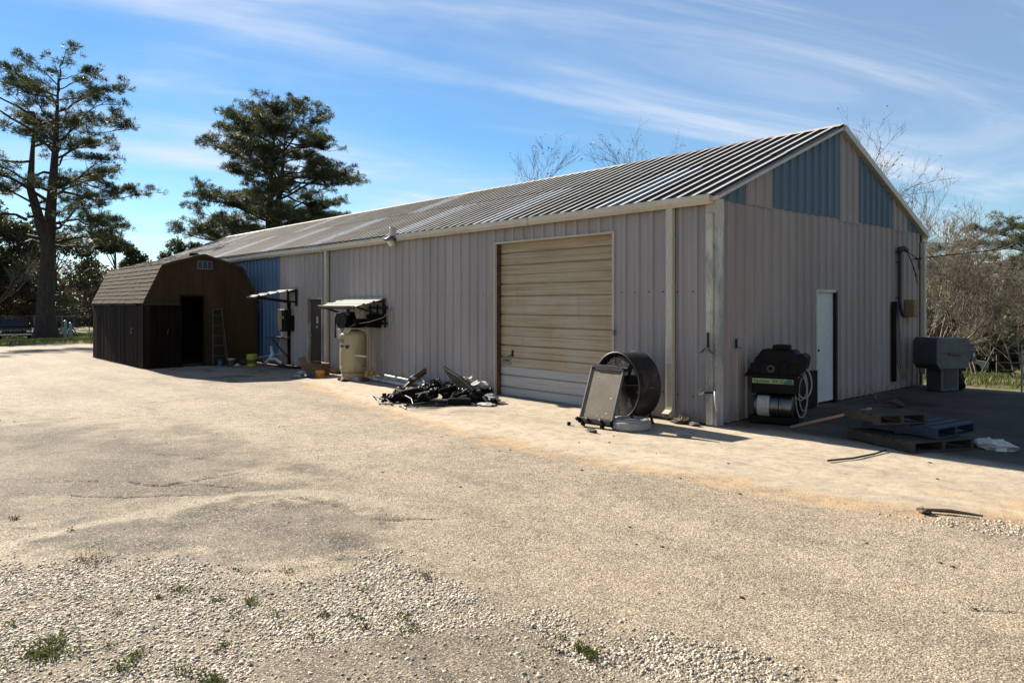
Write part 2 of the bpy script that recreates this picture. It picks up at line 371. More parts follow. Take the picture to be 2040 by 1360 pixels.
SANDP = [(3.46, -1.68), (3.89, -1.49), (4.41, -1.05), (5.6, -.4), (5.4, -1.4), (4.59, -1.97), (3.93, -2.35)]
PALE = [(-0.73, -8.5), (-0.78, -8.31), (-0.8, -7.73), (-0.89, -6.93), (-0.64, -6.38), (0.01, -6.08), (1.2, -5.9)]
CRACKS = [[(-0.61, -7.05), (-0.46, -6.86), (-0.41, -6.62), (-0.17, -6.46), (0.16, -6.33)], [(0.96, -7.79), (1.17, -7.7), (1.36, -7.5), (1.41, -7.3), (1.37, -6.96)], [(-1.13, -8.9), (-1.13, -8.68), (-0.99, -8.54)], [(3.1, -6.74), (3.23, -6.78), (3.37, -6.81), (3.48, -6.86)],
          [(-2.6, -8.0), (-2.2, -7.6), (-1.8, -7.35), (-1.5, -7.0), (-1.0, -6.7), (-.61, -7.05)], [(-1.8, -7.35), (-1.75, -6.9), (-1.9, -6.5)], [(.7, -6.29), (1.0, -6.0), (1.1, -5.5)], [(-3.6, -6.9), (-3.0, -6.6), (-2.3, -6.6)], [(-1.9, -8.1), (-1.5, -7.7), (-1.2, -7.3)], [(4.7, -4.6), (5.1, -4.3), (5.6, -4.1)]]
def drop(x, y): return -.62 * sm(-33, -54, x) - .075 * np.clip(y - 9, 0, 36) * sm(-34, -12, x) * sm(9, 12, y)
def masks(x, y):
    w = (fbm(x, y, 2.2, 4, 3) - .5); w2 = fbm(x, y, 9, 3, 8) - .5
    dark0 = sm(-.06, .08, poly_sd(x, y, DARK0) + w * .35 + w2 * .12)
    grav = sm(-.10, .22, poly_sd(x, y, GRAVEL) + w * .5 + w2 * .2) * (1 - .93 * dark0)
    grav = np.maximum(grav, .8 * sm(-.05, .1, poly_sd(x, y, GSTRIP) + w2 * .15))
    dark1 = sm(-.22, .22, poly_sd(x, y, DARK1) + w * 1.1 + w2 * .6) * (.62 + .38 * sm(.32, .62, fbm(x, y, 2.8, 5, 91)))
    rough = sm(-.7, .5, poly_sd(x, y, ROUGH) + w * 2.2 + w2 * .6) * (.65 + .35 * sm(.35, .6, fbm(x, y, 1.7, 5, 92)))
    ds = seg_d(x, y, SAND)
    wd = .14 + .20 * vn(x * .9, y * .9, 31)
    sand = sm(1, .25, (ds + w2 * .22 + w * .12) / (wd * 1.5)) * (.25 + .75 * sm(.38, .56, fbm(x, y, 4.5, 5, 40)))
    sand = np.maximum(sand, .8 * sm(-.15, .3, poly_sd(x, y, SANDP) + w * .9 + w2 * .4) * (.3 + .7 * sm(.38, .56, fbm(x, y, 4.5, 5, 41))))
    sx = np.interp(x, [p[0] for p in SAND], [p[1] for p in SAND])
    apron = sm(-.05, .25, (y - sx) + w2 * .1) * sm(-11.5, -9.5, x) * sm(2.5, .8, y)
    pale = sm(.16, .03, seg_d(x, y, PALE) + w * .12 + w2 * .05)
    grass = np.maximum(sm(-32.0, -33.2, x + w * 2.4), sm(8.4, 9.2, y + w * .8))
    grass = np.maximum(grass, sm(-22, -26, y))
    oil_shade = sm(.50, .72, fbm(x, y, .8, 4, 60)) * sm(-.5, .6, x) * sm(0, .7, y) * sm(9, 8, y)
    oil_shade = np.maximum(oil_shade, (.72 + .25 * fbm(x, y, 1.2, 4, 62)) * sm(-.3, .2, x) * sm(-.05, .5, y + .6 * (fbm(x, y, .9, 3, 63) - .5)) * sm(9, 8, y))  # the building's shade painted into the ground beside the gable
    oil_shade = np.maximum(oil_shade, .8 * sm(.5, .7, fbm(x, y, 1.5, 4, 77)) * sm(1.9, .7, np.hypot(x + 4.9, (y + 1.4) * 1.3)))
    oil_shade = np.maximum(oil_shade, .55 * sm(.52, .7, fbm(x, y, 1.3, 4, 78)) * sm(3.4, 1.2, np.hypot(x + 13, y + 2)))  # dark blotches between the shed and the brown door
    oil_shade = np.maximum(oil_shade, .75 * sm(.14, -.05, np.abs(y + .05) + w2 * .2) * sm(.2, -.3, x) * sm(-16, -14, x))  # dark strip along the foot of the long wall
    crack = np.zeros_like(x)
    for i, P in enumerate(CRACKS): crack = np.maximum(crack, sm(.020, .006, seg_d(x + w2 * .22, y + w * .35 + w2 * .1, P)) * sm(.3, .5, fbm(x, y, 3.1, 3, 95)))
    return dict(grav=grav, dark=np.maximum(dark0 * .6, dark1), rough=rough, sand=sand, apron=apron, pale=pale, grass=grass, oil_shade=oil_shade, crack=crack, dark1=dark1)
def height(x, y, mk):
    near = sm(30, 12, np.hypot(x - 6, y + 9))
    h = (fbm(x, y, .7, 3, 21) - .5) * .05 * sm(.2, -2.5, y) + (fbm(x, y, 4, 3, 22) - .5) * .016 * near
    h = h + .010 * mk['dark1'] * near - .03 * mk['crack'] - .012 * mk['grav'] - .012 * mk['sand'] + .012 * mk['apron'] * near
    h = h * sm(16, 13.5, np.abs(x + 15.2)) * 1.0 + h * .6 * (1 - sm(16, 13.5, np.abs(x + 15.2)))
    return h - .012 + drop(x, y)
def axis(segs):
    out = [segs[0][0]]
    for a, b, s0, s1 in segs:
        p = a
        while p < b - 1e-6:
            p = min(b, p + s0 + (s1 - s0) * (p - a) / (b - a)); out.append(p)
    return np.array(out)
gx = axis([(-900, -80, 200, 15), (-80, -30, 4, 1), (-30, -10, .8, .2), (-10, -2, .16, .05), (-2, 5, .037, .037), (5, 8, .04, .15), (8, 40, .3, 6), (40, 900, 20, 220)])
gy = axis([(-900, -40, 220, 15), (-40, -11, 6, .3), (-11, -9.2, .2, .04), (-9.2, -5.5, .037, .037), (-5.5, 1, .035, .07), (1, 9, .10, .3), (9, 50, .35, 2), (50, 900, 6, 220)])
GX, GY = np.meshgrid(gx, gy, indexing='ij'); fx, fy = GX.ravel(), GY.ravel()
mk = masks(fx, fy); fz = height(fx, fy, mk)
nx, ny = len(gx), len(gy); idx = np.arange(nx * ny).reshape(nx, ny)
F = np.stack([idx[:-1, :-1].ravel(), idx[1:, :-1].ravel(), idx[1:, 1:].ravel(), idx[:-1, 1:].ravel()], 1)
gme = raw('ground', np.stack([fx, fy, fz], 1), F)
gme.polygons.foreach_set('use_smooth', np.ones(len(F), bool))
for k in ('grav', 'dark', 'rough', 'sand', 'apron', 'pale', 'grass', 'oil_shade', 'crack'):
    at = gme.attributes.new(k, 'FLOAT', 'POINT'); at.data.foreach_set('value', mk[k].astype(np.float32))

m, nt, bs = base('yard')
def att(k): return N(nt, 'ShaderNodeAttribute', attribute_name=k).outputs['Fac']
g = N(nt, 'ShaderNodeNewGeometry')
def voro(scale, what='Color'):
    v = N(nt, 'ShaderNodeTexVoronoi'); nt.links.new(g.outputs['Position'], v.inputs['Vector']); v.inputs['Scale'].default_value = scale; v.inputs['Randomness'].default_value = 1
    return v
va, vb = voro(85), voro(150)
sa = N(nt, 'ShaderNodeSeparateColor'); nt.links.new(va.outputs['Color'], sa.inputs[0])
sb = N(nt, 'ShaderNodeSeparateColor'); nt.links.new(vb.outputs['Color'], sb.inputs[0])
chip = ramp(nt, sa.outputs[0], [(0, (.07, .058, .045)), (.22, (.22, .183, .139)), (.6, (.34, .287, .222)), (.88, (.44, .377, .30)), (1., (.56, .50, .415))])
chip2 = ramp(nt, sb.outputs[0], [(0, (.16, .135, .105)), (.4, (.31, .262, .202)), (1., (.42, .365, .292))])
big = noise(nt, .55, (1, 1, 1), 6, .62); mid = noise(nt, 3.5, (1, 1, 1), 5, .65)
col_ = mix(nt, .3, chip, chip2)
col_ = mix(nt, 1., col_, ramp(nt, big, [(.3, (.84, .83, .82)), (.7, (1.10, 1.09, 1.06))]), 'MULTIPLY')
col_ = mix(nt, 1., col_, ramp(nt, mid, [(.3, .84), (.7, 1.10)]), 'MULTIPLY')
col_ = mix(nt, ramp(nt, noise(nt, 1.1, (1, 1, 1), 5, .6), [(.5, 0.), (.75, .35)]), col_, (.30, .23, .165))
ap = mix(nt, .45, chip2, (.40, .345, .275)); ap = mix(nt, 1., ap, ramp(nt, mid, [(.3, .82), (.7, 1.12)]), 'MULTIPLY')
col_ = mix(nt, att('apron'), col_, ap)
rg = mix(nt, .9, chip, ramp(nt, sa.outputs[1], [(0, (.04, .034, .028)), (.5, (.11, .093, .073)), (.85, (.24, .20, .157)), (1, (.42, .36, .285))]))
rg = mix(nt, 1., rg, (.74, .725, .70), 'MULTIPLY')
col_ = mix(nt, att('rough'), col_, rg)
dk = ramp(nt, sa.outputs[2], [(0, (.025, .022, .019)), (.45, (.085, .074, .061)), (.8, (.18, .155, .125)), (1, (.33, .29, .235))])
dk = mix(nt, 1., dk, ramp(nt, mid, [(.3, .72), (.7, 1.2)]), 'MULTIPLY')
col_ = mix(nt, att('dark'), col_, dk)
col_ = mix(nt, att('pale'), col_, mix(nt, .5, chip2, (.34, .295, .235)))
col_ = mix(nt, att('grav'), col_, ramp(nt, sb.outputs[1], [(0, (.07, .055, .038)), (.5, (.21, .172, .125)), (1, (.40, .345, .265))]))
sn = mix(nt, .75, ramp(nt, mid, [(.3, (.37, .24, .125)), (.7, (.48, .345, .205))]), chip2)
sn = mix(nt, .38, sn, (.46, .30, .155))
col_ = mix(nt, att('sand'), col_, sn)
col_ = mix(nt, att('oil_shade'), col_, (.020, .0175, .0155))  # oil stains, plus shade painted in beside the gable
gr = ramp(nt, noise(nt, 1.6, (1, 1, 1), 6, .7), [(.3, (.20, .15, .08)), (.48, (.13, .125, .04)), (.7, (.09, .115, .028))])
gr = mix(nt, 1., gr, ramp(nt, noise(nt, 30, (1, 1, 1), 3, .7), [(.3, .6), (.7, 1.3)]), 'MULTIPLY')
col_ = mix(nt, att('grass'), col_, gr)
col_ = mix(nt, att('crack'), col_, (.03, .027, .023))
gap = ramp(nt, va.outputs['Distance'], [(.35, 1.08), (.62, .50)]); col_ = mix(nt, ramp(nt, att('apron'), [(0, .82), (1, .30)]), col_, mix(nt, 1., col_, gap, 'MULTIPLY'))
col_ = mix(nt, 1., col_, (1.10, 1.065, .995), 'MULTIPLY')
col_ = mix(nt, 1., col_, ramp(nt, noise(nt, 1.3, (.16, 1, 1), 5, .6, .4), [(.30, .80), (.5, 1.0), (.70, 1.12)]), 'MULTIPLY')
col_ = mix(nt, 1., col_, ramp(nt, noise(nt, 7, (1, 1, 1), 6, .75), [(.28, .70), (.48, 1.0), (.75, 1.08)]), 'MULTIPLY')
nt.links.new(col_, bs.inputs['Base Color']); bs.inputs['Roughness'].default_value = .92; bs.inputs['Specular IOR Level'].default_value = .25
hh = N(nt, 'ShaderNodeMath', operation='MULTIPLY_ADD'); nt.links.new(va.outputs['Distance'], hh.inputs[0]); hh.inputs[1].default_value = -.9; nt.links.new(mid, hh.inputs[2])
h2 = N(nt, 'ShaderNodeMath', operation='MULTIPLY_ADD'); nt.links.new(sa.outputs[1], h2.inputs[0]); h2.inputs[1].default_value = .45; nt.links.new(hh.outputs[0], h2.inputs[2])
bst = N(nt, 'ShaderNodeBump'); bst.inputs['Distance'].default_value = .012; nt.links.new(h2.outputs[0], bst.inputs['Height'])
mr = N(nt, 'ShaderNodeMath', operation='MULTIPLY_ADD'); nt.links.new(att('apron'), mr.inputs[0]); mr.inputs[1].default_value = -.2; mr.inputs[2].default_value = .45
nt.links.new(mr.outputs[0], bst.inputs['Strength']); nt.links.new(bst.outputs[0], bs.inputs['Normal']); M['yard'] = m
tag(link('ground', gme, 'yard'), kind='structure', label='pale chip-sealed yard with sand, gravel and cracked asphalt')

# ------------------------------------------------------------------ loose stones
def stones(name, n, region, dens, rmin, rmax, mname, flat=.55, seed=1, label='', kpow=2.0, simple=False):
    r = np.random.default_rng(seed); x = r.uniform(region[0], region[1], n); y = r.uniform(region[2], region[3], n)
    pre = r.random(n) < sm(11.5, 3, np.hypot(x - 6.1, y + 9.7)) if simple else np.ones(n, bool)
    vis = (-.743 * (x - 6.13) + .669 * (y + 9.66)); pre &= (vis > 3.1) & (np.abs(.669 * (x - 6.13) + .743 * (y + 9.66)) < vis * .78 + .5); x, y = x[pre], y[pre]; n = len(x)
    mk = masks(x, y); keep = r.random(n) < dens(x, y, mk); x, y = x[keep], y[keep]; mk = {k: v[keep] for k, v in mk.items()}; n = len(x)
    z = height(x, y, mk); R = rmin + (rmax - rmin) * r.random(n) ** kpow
    if simple: cube = np.array([(-1, -1, -.8), (1, -1, -.8), (1, 1, -.8), (-1, 1, -.8), (0, 0, 1)], float) * .7; q = np.array([(0, 1, 4), (1, 2, 4), (2, 3, 4), (3, 0, 4)])
    else: cube = np.array([(-1, -1, -1), (1, -1, -1), (1, 1, -1), (-1, 1, -1), (-1, -1, 1), (1, -1, 1), (1, 1, 1), (-1, 1, 1)], float) * .62; q = np.array([(4, 5, 6, 7), (0, 1, 5, 4), (1, 2, 6, 5), (2, 3, 7, 6), (3, 0, 4, 7)])
    nv = len(cube); V = cube[None] * (1 + (r.random((n, nv, 3)) - .5) * .75)
    if simple: V[:, 4, :2] += r.normal(0, .35, (n, 2))
    else: V[:, 4:, :2] *= (.5 + .35 * r.random((n, 1, 1)))
    V *= R[:, None, None] * np.stack([.75 + .7 * r.random(n), .7 + .4 * r.random(n), flat * (.6 + .8 * r.random(n))], 1)[:, None, :]
    a = r.uniform(0, 6.283, n); ca, sa_ = np.cos(a)[:, None], np.sin(a)[:, None]; t = r.normal(0, .25, (n, 1))
    X = V[:, :, 0] * ca - V[:, :, 1] * sa_; Y = V[:, :, 0] * sa_ + V[:, :, 1] * ca; Z = V[:, :, 2] + V[:, :, 0] * t
    P = np.stack([X + x[:, None], Y + y[:, None], Z + z[:, None] + (R * flat * (.08 + .25 * r.random(n)))[:, None]], 2).reshape(-1, 3)
    F = (q[None] + (np.arange(n) * nv)[:, None, None]).reshape(-1, q.shape[1])
    me = raw(name, P, F); at = me.attributes.new('tone', 'FLOAT', 'POINT'); at.data.foreach_set('value', np.repeat(r.random(n), nv).astype(np.float32))
    return tag(link(name, me, mname), label, None, None, 'stuff')
m, nt, bs = base('stone')
tn = N(nt, 'ShaderNodeAttribute', attribute_name='tone').outputs['Fac']
cc = ramp(nt, tn, [(0, (.10, .08, .057)), (.15, (.25, .206, .15)), (.5, (.40, .342, .257)), (.85, (.51, .45, .352)), (1, (.60, .545, .445))])
cc = mix(nt, 1., cc, ramp(nt, noise(nt, 60, (1, 1, 1), 4, .7), [(.3, .72), (.7, 1.1)]), 'MULTIPLY')
nt.links.new(cc, bs.inputs['Base Color']); bs.inputs['Roughness'].default_value = .85; M['stone'] = m
m, nt, bs = base('chips')
tn = N(nt, 'ShaderNodeAttribute', attribute_name='tone').outputs['Fac']
cc = ramp(nt, tn, [(0, (.07, .058, .046)), (.15, (.18, .15, .115)), (.6, (.30, .255, .20)), (1, (.45, .395, .32))])
nt.links.new(cc, bs.inputs['Base Color']); bs.inputs['Roughness'].default_value = .9; M['chips'] = m
stones('gravel', 270000, (-1.2, 6.4, -9.4, -6.0), lambda x, y, k: k['grav'] * (.18 + .82 * sm(.38, .60, fbm(x, y, 2.6, 4, 55))), .004, .0175, 'stone', .45, 3, 'loose white angular gravel spread across the foreground', 2.6)
stones('gravel_strip', 16000, (3.2, 6.4, -3.3, -.8), lambda x, y, k: k['grav'], .006, .019, 'stone', .5, 6, 'strip of loose white gravel along the sandy seam')
stones('gravel_chips', 620000, (-6, 6.4, -9.6, -2.2), lambda x, y, k: (1 - .8 * k['apron']) * (1 - .6 * k['sand']) * (.45 - .12 * k['rough'] - .33 * k['dark'] + .1 * k['grav']), .004, .0095, 'chips', .55, 4, 'small loose stone chips lying on the asphalt', 1.4, True)

# ------------------------------------------------------------------ steel building
L, W, EZ, RZ = 30.5, 8.45, 3.5, 5.2
MOD = .2823; PW = MOD * 3
RIB = [(0, 0, 0), (.018, .036, 1), (.066, .036, 1), (.084, 0, 0), (.132, 0, 0), (.139, .005, 0), (.152, .005, 0), (.159, 0, 0), (.205, 0, 0), (.212, .005, 0), (.225, .005, 0), (.232, 0, 0)]
RIB_ROOF = [(0, 0, 0), (.014, .030, 1), (.078, .030, 1), (.092, 0, 0), (.126, 0, 0), (.170, 0, 0), (.176, .004, 0), (.186, .004, 0), (.192, 0, 0), (.222, 0, 0), (.228, .004, 0), (.238, .004, 0), (.244, 0, 0)]
def profile(a, b, k=1.0, rib=None):
    """rib profile points between a and b (module phase follows a = multiples of MOD)"""
    i0 = int(math.floor(a / MOD)) - 1; pts = []
    for i in range(i0, int(b / MOD) + 2):
        for x, h, r in (rib or RIB): pts.append((i * MOD + x, h * k, r))
    res = []
    for (p, q) in zip(pts, pts[1:]):
        if q[0] <= a or p[0] >= b: continue
        for c in (p, q):
            u = min(max(c[0], a), b); t = (u - p[0]) / max(1e-9, q[0] - p[0]); e = (u, p[1] + (q[1] - p[1]) * t, p[2] + (q[2] - p[2]) * t)
            if not res or abs(res[-1][0] - e[0]) > 1e-6: res.append(e)
    return res
def sheet(mb, pts, f, z0, z1):
    """f(u,h,z); z0,z1 numbers or functions of u"""
    a = lambda z, u: z(u) if callable(z) else z
    vs = []; at = []
    for u, h, r in pts: vs += [f(u, h, a(z0, u)), f(u, h, a(z1, u))]; at += [r, r]
    mb.add(vs, [(2 * i, 2 * i + 2, 2 * i + 3, 2 * i + 1) for i in range(len(pts) - 1)], at)
bld = thing('metal_building', 'long lavender tan corrugated steel workshop with low gable roof', 'building', (0, 0, 0))
front = lambda u, h, z: (-u, -h, z)
side = lambda u, h, z: (h, u, z)
GD = (1.99, 5.09, 3.055)              # garage door  (u0,u1,top)
BD = (12.42, 13.28, 2.02)             # brown door
npan = int(round(L / PW))
for i in range(npan):
    a, b = i * PW, (i + 1) * PW; mb = MB()
    cuts = [a, b] + [c for c in (GD[0], GD[1], BD[0], BD[1]) if a < c < b]; cuts.sort()
    for p, q in zip(cuts, cuts[1:]):
        c = (p + q) / 2; z0 = .02
        if GD[0] < c < GD[1]: z0 = GD[2]
        if BD[0] < c < BD[1]: z0 = BD[2]
        sheet(mb, profile(p, q), front, z0, EZ - .02)
    blue = 15.1 < (a + b) / 2 < 19.6
    mb.build('wall_panel', 'panel_blue' if blue else rnd.choice(['panel_tan', 'panel_tan2', 'panel_tan3', 'panel_tan4']), bld)
SD = (3.22, 4.03, 2.10)               # side door
ng = int(round(W / PW)); W = ng * PW
for i in range(ng):
    a, b = i * PW, (i + 1) * PW; mb = MB()
    cuts = sorted([a, b] + [c for c in (SD[0], SD[1]) if a < c < b])
    for p, q in zip(cuts, cuts[1:]):
        sheet(mb, profile(p, q), side, SD[2] if SD[0] < (p + q) / 2 < SD[1] else .02, 3.50)
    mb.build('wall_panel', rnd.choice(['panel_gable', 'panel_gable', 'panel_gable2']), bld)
SL = (RZ - EZ) / (W / 2)
up = ['panel_teal', 'panel_gable', 'panel_teal', 'panel_teal', 'panel_teal', 'panel_gable', 'panel_teal', 'panel_teal', 'panel_gable', 'panel_teal']
for i in range(ng):
    a, b = i * PW, (i + 1) * PW; zb_ = 3.44 + rnd.uniform(-.02, .02); tl = rnd.uniform(-.012, .012); mb = MB()
    cuts = sorted([a, b] + ([W / 2] if a < W / 2 < b else []))
    for p, q in zip(cuts, cuts[1:]):
        sheet(mb, profile(p, q), lambda u, h, z: (h + .016, u, z), lambda u: zb_ + tl * (u - a) / PW, lambda u: EZ + min(u, W - u) * SL - .03)
    mb.build('gable_panel', up[i], bld)
# plain rear and far walls
mb = MB(); mb.box((-L / 2, W - .02, EZ / 2), (L, .04, EZ - .04)); mb.build('rear_wall', 'panel_tan', bld)
mb = MB(); mb.prism([(.03, .0), (W - .05, .0), (W - .05, EZ - .03), (W / 2, RZ - .06), (.03, EZ - .03)], lambda a, b, d: (d, a, b), -L, -L + .04); mb.build('far_gable_wall', 'panel_tan', bld)
# roof sheets in two tiers on the slope facing the yard
sl = Vector((0, W / 2, RZ - EZ)); SLn = sl.length; sl.normalize(); nrm = Vector((0, -sl.z, sl.y))
def roof_f(off=0):
    def f(u, h, s): p = Vector((-u, 0, EZ)) + sl * s + nrm * (h + .012 + off); return tuple(p)
    return f
skyl = {2: 1, 6: 1, 10: 1, 15: 1, 19: 1, 24: 1, 29: 1}
nr = npan
for i in range(nr):
    a, b = i * PW - (.09 if i == 0 else 0), (i + 1) * PW + (.06 if i == nr - 1 else 0)
    far = i > 9
    for tier, (s0, s1, off) in enumerate(((-.10, 2.55, 0), (2.45, SLn + .01, .007))):
        mb = MB(); sheet(mb, profile(a, b, 1.25, RIB_ROOF), roof_f(off), s0, s1)
        mn = rnd.choice(['roof_dark', 'roof_dark', 'roof_mid']) if not far else rnd.choice(['roof_far', 'roof_far', 'roof_mid'])
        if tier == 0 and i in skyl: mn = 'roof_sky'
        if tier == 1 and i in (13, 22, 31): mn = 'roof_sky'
        link('roof_panel', mb.mesh('roof_panel', attr=True), mn, bld)
mb = MB(); sheet(mb, profile(-.09, L + .06, 1.25, RIB_ROOF), lambda u, h, s: tuple(Vector((-u, W, EZ)) + Vector((0, -sl.y, sl.z)) * s + Vector((0, sl.z, sl.y)) * (h + .012)), -.10, SLn + .01)
link('rear_roof_slope', mb.mesh('rear_roof', attr=True), 'roof_mid', bld)
# ridge cap, with a rusted length near the gable
def cap(x0, x1, m_):
    mb = MB()
    for s in (-1, 1):
        d = Vector((0, s * sl.y, -sl.z)); n = Vector((0, s * sl.z, sl.y)); o = Vector((0, W / 2, RZ)) + Vector((0, 0, .058))
        A, B = o, o + d * .20
        mb.add([(x0, A.y, A.z), (x1, A.y, A.z), (x1, B.y, B.z), (x0, B.y, B.z)], [(0, 1, 2, 3)])
    return mb.build('ridge_cap', m_, bld)
for x0, x1, m_ in ((-L, -22, 'trim'), (-22.01, -13, 'trim'), (-13.01, -5.2, 'trim'), (-5.21, -1.3, 'rust'), (-1.31, .09, 'trim')): cap(x0, x1, m_)
# rake trim along both slopes of the gable
for s in (0, 1):
    mb = MB(); y0, y1 = (-.10, W / 2) if s == 0 else (W + .12, W / 2)
    p, q = Vector((.062, y0, EZ + (-.10 if s == 0 else -.12) * SL + .002)), Vector((.062, y1, RZ + .002))
    mb.bar(p + Vector((0, 0, -.03)), q + Vector((0, 0, -.03)), .09 if s == 0 else .14, .055 if s == 0 else .13); mb.build('rake_trim', 'trim' if s == 0 else 'gutter', bld, bevel=.006)
# gutter with a broken joint at the lamp
def gutter(u0, u1, dz0, dz1, m_):
    mb = MB(); pr = [(-.005, .0), (-.005, -.125), (-.085, -.135), (-.125, -.075), (-.125, .012), (-.112, .012), (-.112, -.068), (-.080, -.122), (-.018, -.113), (-.018, 0)]
    n = len(pr); vs = []
    for u, dz in ((u0, dz0), (u1, dz1)): vs += [(-u, y - .045, EZ + z + dz - .015) for y, z in pr]
    mb.add(vs, [tuple(range(n)), tuple(range(n, 2 * n))[::-1]] + [(i, n + i, n + (i + 1) % n, (i + 1) % n) for i in range(n)])
    return mb.build('gutter', m_, bld)
gutter(.0, 4.0, 0, -.004, 'gutter'); gutter(4.01, 8.55, -.004, -.008, 'gutter')
gutter(8.82, 12.3, -.035, -.06, 'gutter'); gutter(12.32, 15.6, -.06, -.055, 'gutter'); gutter(15.62, 19, -.055, -.085, 'trim'); gutter(19.02, 24.5, -.085, -.04, 'trim'); gutter(24.52, L, -.04, -.05, 'trim')
for u in (4.005, 12.31, 15.61):
    mb = MB(); mb.box((-u, -.112, EZ - .085 - (.06 if u > 8 else .004)), (.04, .131, .155)); mb.build('gutter_joint', 'trim', bld)
# downspouts
def downspout(x, top, sw=.125, out_=.09):
    mb = MB(); mb.box((x, -.034 - out_ / 2, (top + .22) / 2), (sw, out_, top - .22)); d = mb.build('downspout', 'downspout', bld, bevel=.012)
    mb = MB(); o = []; pr = [(-sw / 2, -out_ / 2), (sw / 2, -out_ / 2), (sw / 2, out_ / 2), (-sw / 2, out_ / 2)]
    rings = [((x, -.034 - out_ / 2, .225), 0), ((x, -.05 - out_ / 2, .15), 35), ((x, -.20, .085), 55)]
    vs = []
    for c, ang in rings:
        R_ = Matrix.Rotation(rad(-ang), 3, 'X')
        for a, b in pr: vs.append(Vector(c) + R_ @ Vector((a * 1.02, b * 1.02, 0)))
    mb.add(vs, [(i * 4 + j, i * 4 + (j + 1) % 4, i * 4 + 4 + (j + 1) % 4, i * 4 + 4 + j) for i in range(2) for j in range(4)]); mb.build('elbow', 'downspout', d)
    for z in (2.85, .9):
        mb = MB(); mb.box((x, -.034 - out_ / 2, z), (sw + .012, out_ + .010, .02)); mb.build('strap', 'trim', d)
downspout(-.76, EZ - .14); downspout(-12.12, EZ - .2)
mb = MB(); mb.box((.075, W - .06, (EZ + .2) / 2 - .1), (.10, .10, EZ - .5)); mb.build('downspout', 'downspout', bld, bevel=.01)
# corner post: folded trim with a pipe-like stained face
mb = MB(); mb.prism([(-.13, -.036), (.04, -.036), (.04, .16), (.034, .16), (.034, -.03), (-.13, -.03)], lambda a, b, d: (a, b, d), .0, EZ - .13)
ct = mb.build('corner_trim', 'corner_metal', bld)
mb = MB(); mb.prism([(-.14, -.040), (.045, -.040), (.045, .17), (.041, .17), (.041, -.036), (-.14, -.036)], lambda a, b, d: (a, b, d), EZ - .50, EZ - .06); mb.build('corner_cap', 'trim', bld)
mb = MB(); mb.box((-.05, -.075, 1.62), (.11, .06, 3.2)); mb.build('corner_downspout', 'corner_metal', bld, bevel=.015)
mb = MB(); mb.prism([(.034, -.05), (.05, -.05), (.05, .03), (-.13, .03), (-.13, .02), (.034, .02)], lambda a, b, d: (a, W + b, d), 0, EZ - .05); mb.build('corner_trim', 'corner_metal', bld)
# garage door
gdo = MB(); gdo.box((-(GD[0] + GD[1]) / 2, .16, GD[2] / 2), (GD[1] - GD[0] + .3, .02, GD[2] + .2)); gd = gdo.build('garage_door', 'interior', bld)
secs = [0.012, .593, 1.21, 1.823, 2.436, GD[2]]
for i in range(5):
    z0, z1 = secs[i], secs[i + 1] - .006; zc = (z0 + z1) / 2; mb = MB(); x0, x1 = -GD[1] + .05, -GD[0] - .05
    zs = [(z0, .0)]; 
    for gz in (zc - .12, zc + .12): zs += [(gz - .015, 0), (gz - .011, .034), (gz + .011, .034), (gz + .015, 0)]
    for t in (.5,): zs += [(zc - .012, 0), (zc, .006), (zc + .012, 0)]
    zs += [(z1, 0)]; zs.sort()
    vs = []
    for z, d in zs: vs += [(x0, .10 + d, z), (x1, .10 + d, z)]
    k = len(zs); mb.add(vs, [(2 * j, 2 * j + 1, 2 * j + 3, 2 * j + 2) for j in range(k - 1)])
    mb.add([(x0, .10, z0), (x1, .10, z0), (x1, .135, z0), (x0, .135, z0), (x0, .10, z1), (x1, .10, z1), (x1, .135, z1), (x0, .135, z1)], [(0, 3, 2, 1), (4, 5, 6, 7)])
    s_ = mb.build('door_section', 'door_white' if i == 0 else 'door_fibre', gd)
    if i == 0: s_['label'] = 'white replacement bottom section of the roll-up door'
mb = MB(); mb.box((-4.86, .092, .70), (.24, .01, .15)); mb.build('sticker', mat('sticker_tan', (.30, .27, .21), None, 8), gd)
mb = MB(); mb.box((-4.86, .085, .71), (.13, .004, .018)); mb.box((-4.82, .085, .71), (.03, .004, .03)); mb.build('sticker_mark', 'black_paint', gd)
mb = MB(); mb.box((-4.68, .085, .86), (.02, .03, .13)); mb.bar((-4.68, .07, .84), (-4.76, .06, .80), .015); mb.build('lock_handle', 'dark_metal', gd)
# jambs, header and dark reveal
for x in (-GD[1], -GD[0]):
    mb = MB(); s = -1 if x < -3 else 1
    mb.box((x + s * .01, .06, GD[2] / 2 + .02), (.045, .19, GD[2] + .04)); mb.build('door_jamb', 'trim', bld)
    mb = MB(); mb.box((x - s * .028, .075, GD[2] / 2), (.03, .12, GD[2] - .01)); mb.build('door_track', 'rust' if s < 0 else 'dark_metal', bld)
mb = MB(); mb.box((-(GD[0] + GD[1]) / 2, .055, GD[2] + .018), (GD[1] - GD[0] - .03, .185, .036)); mb.build('door_header', 'trim', bld)
mb = MB(); mb.box((-1.955, -.05, 1.36), (.05, .04, .09)); mb.build('door_latch', 'galv', bld)
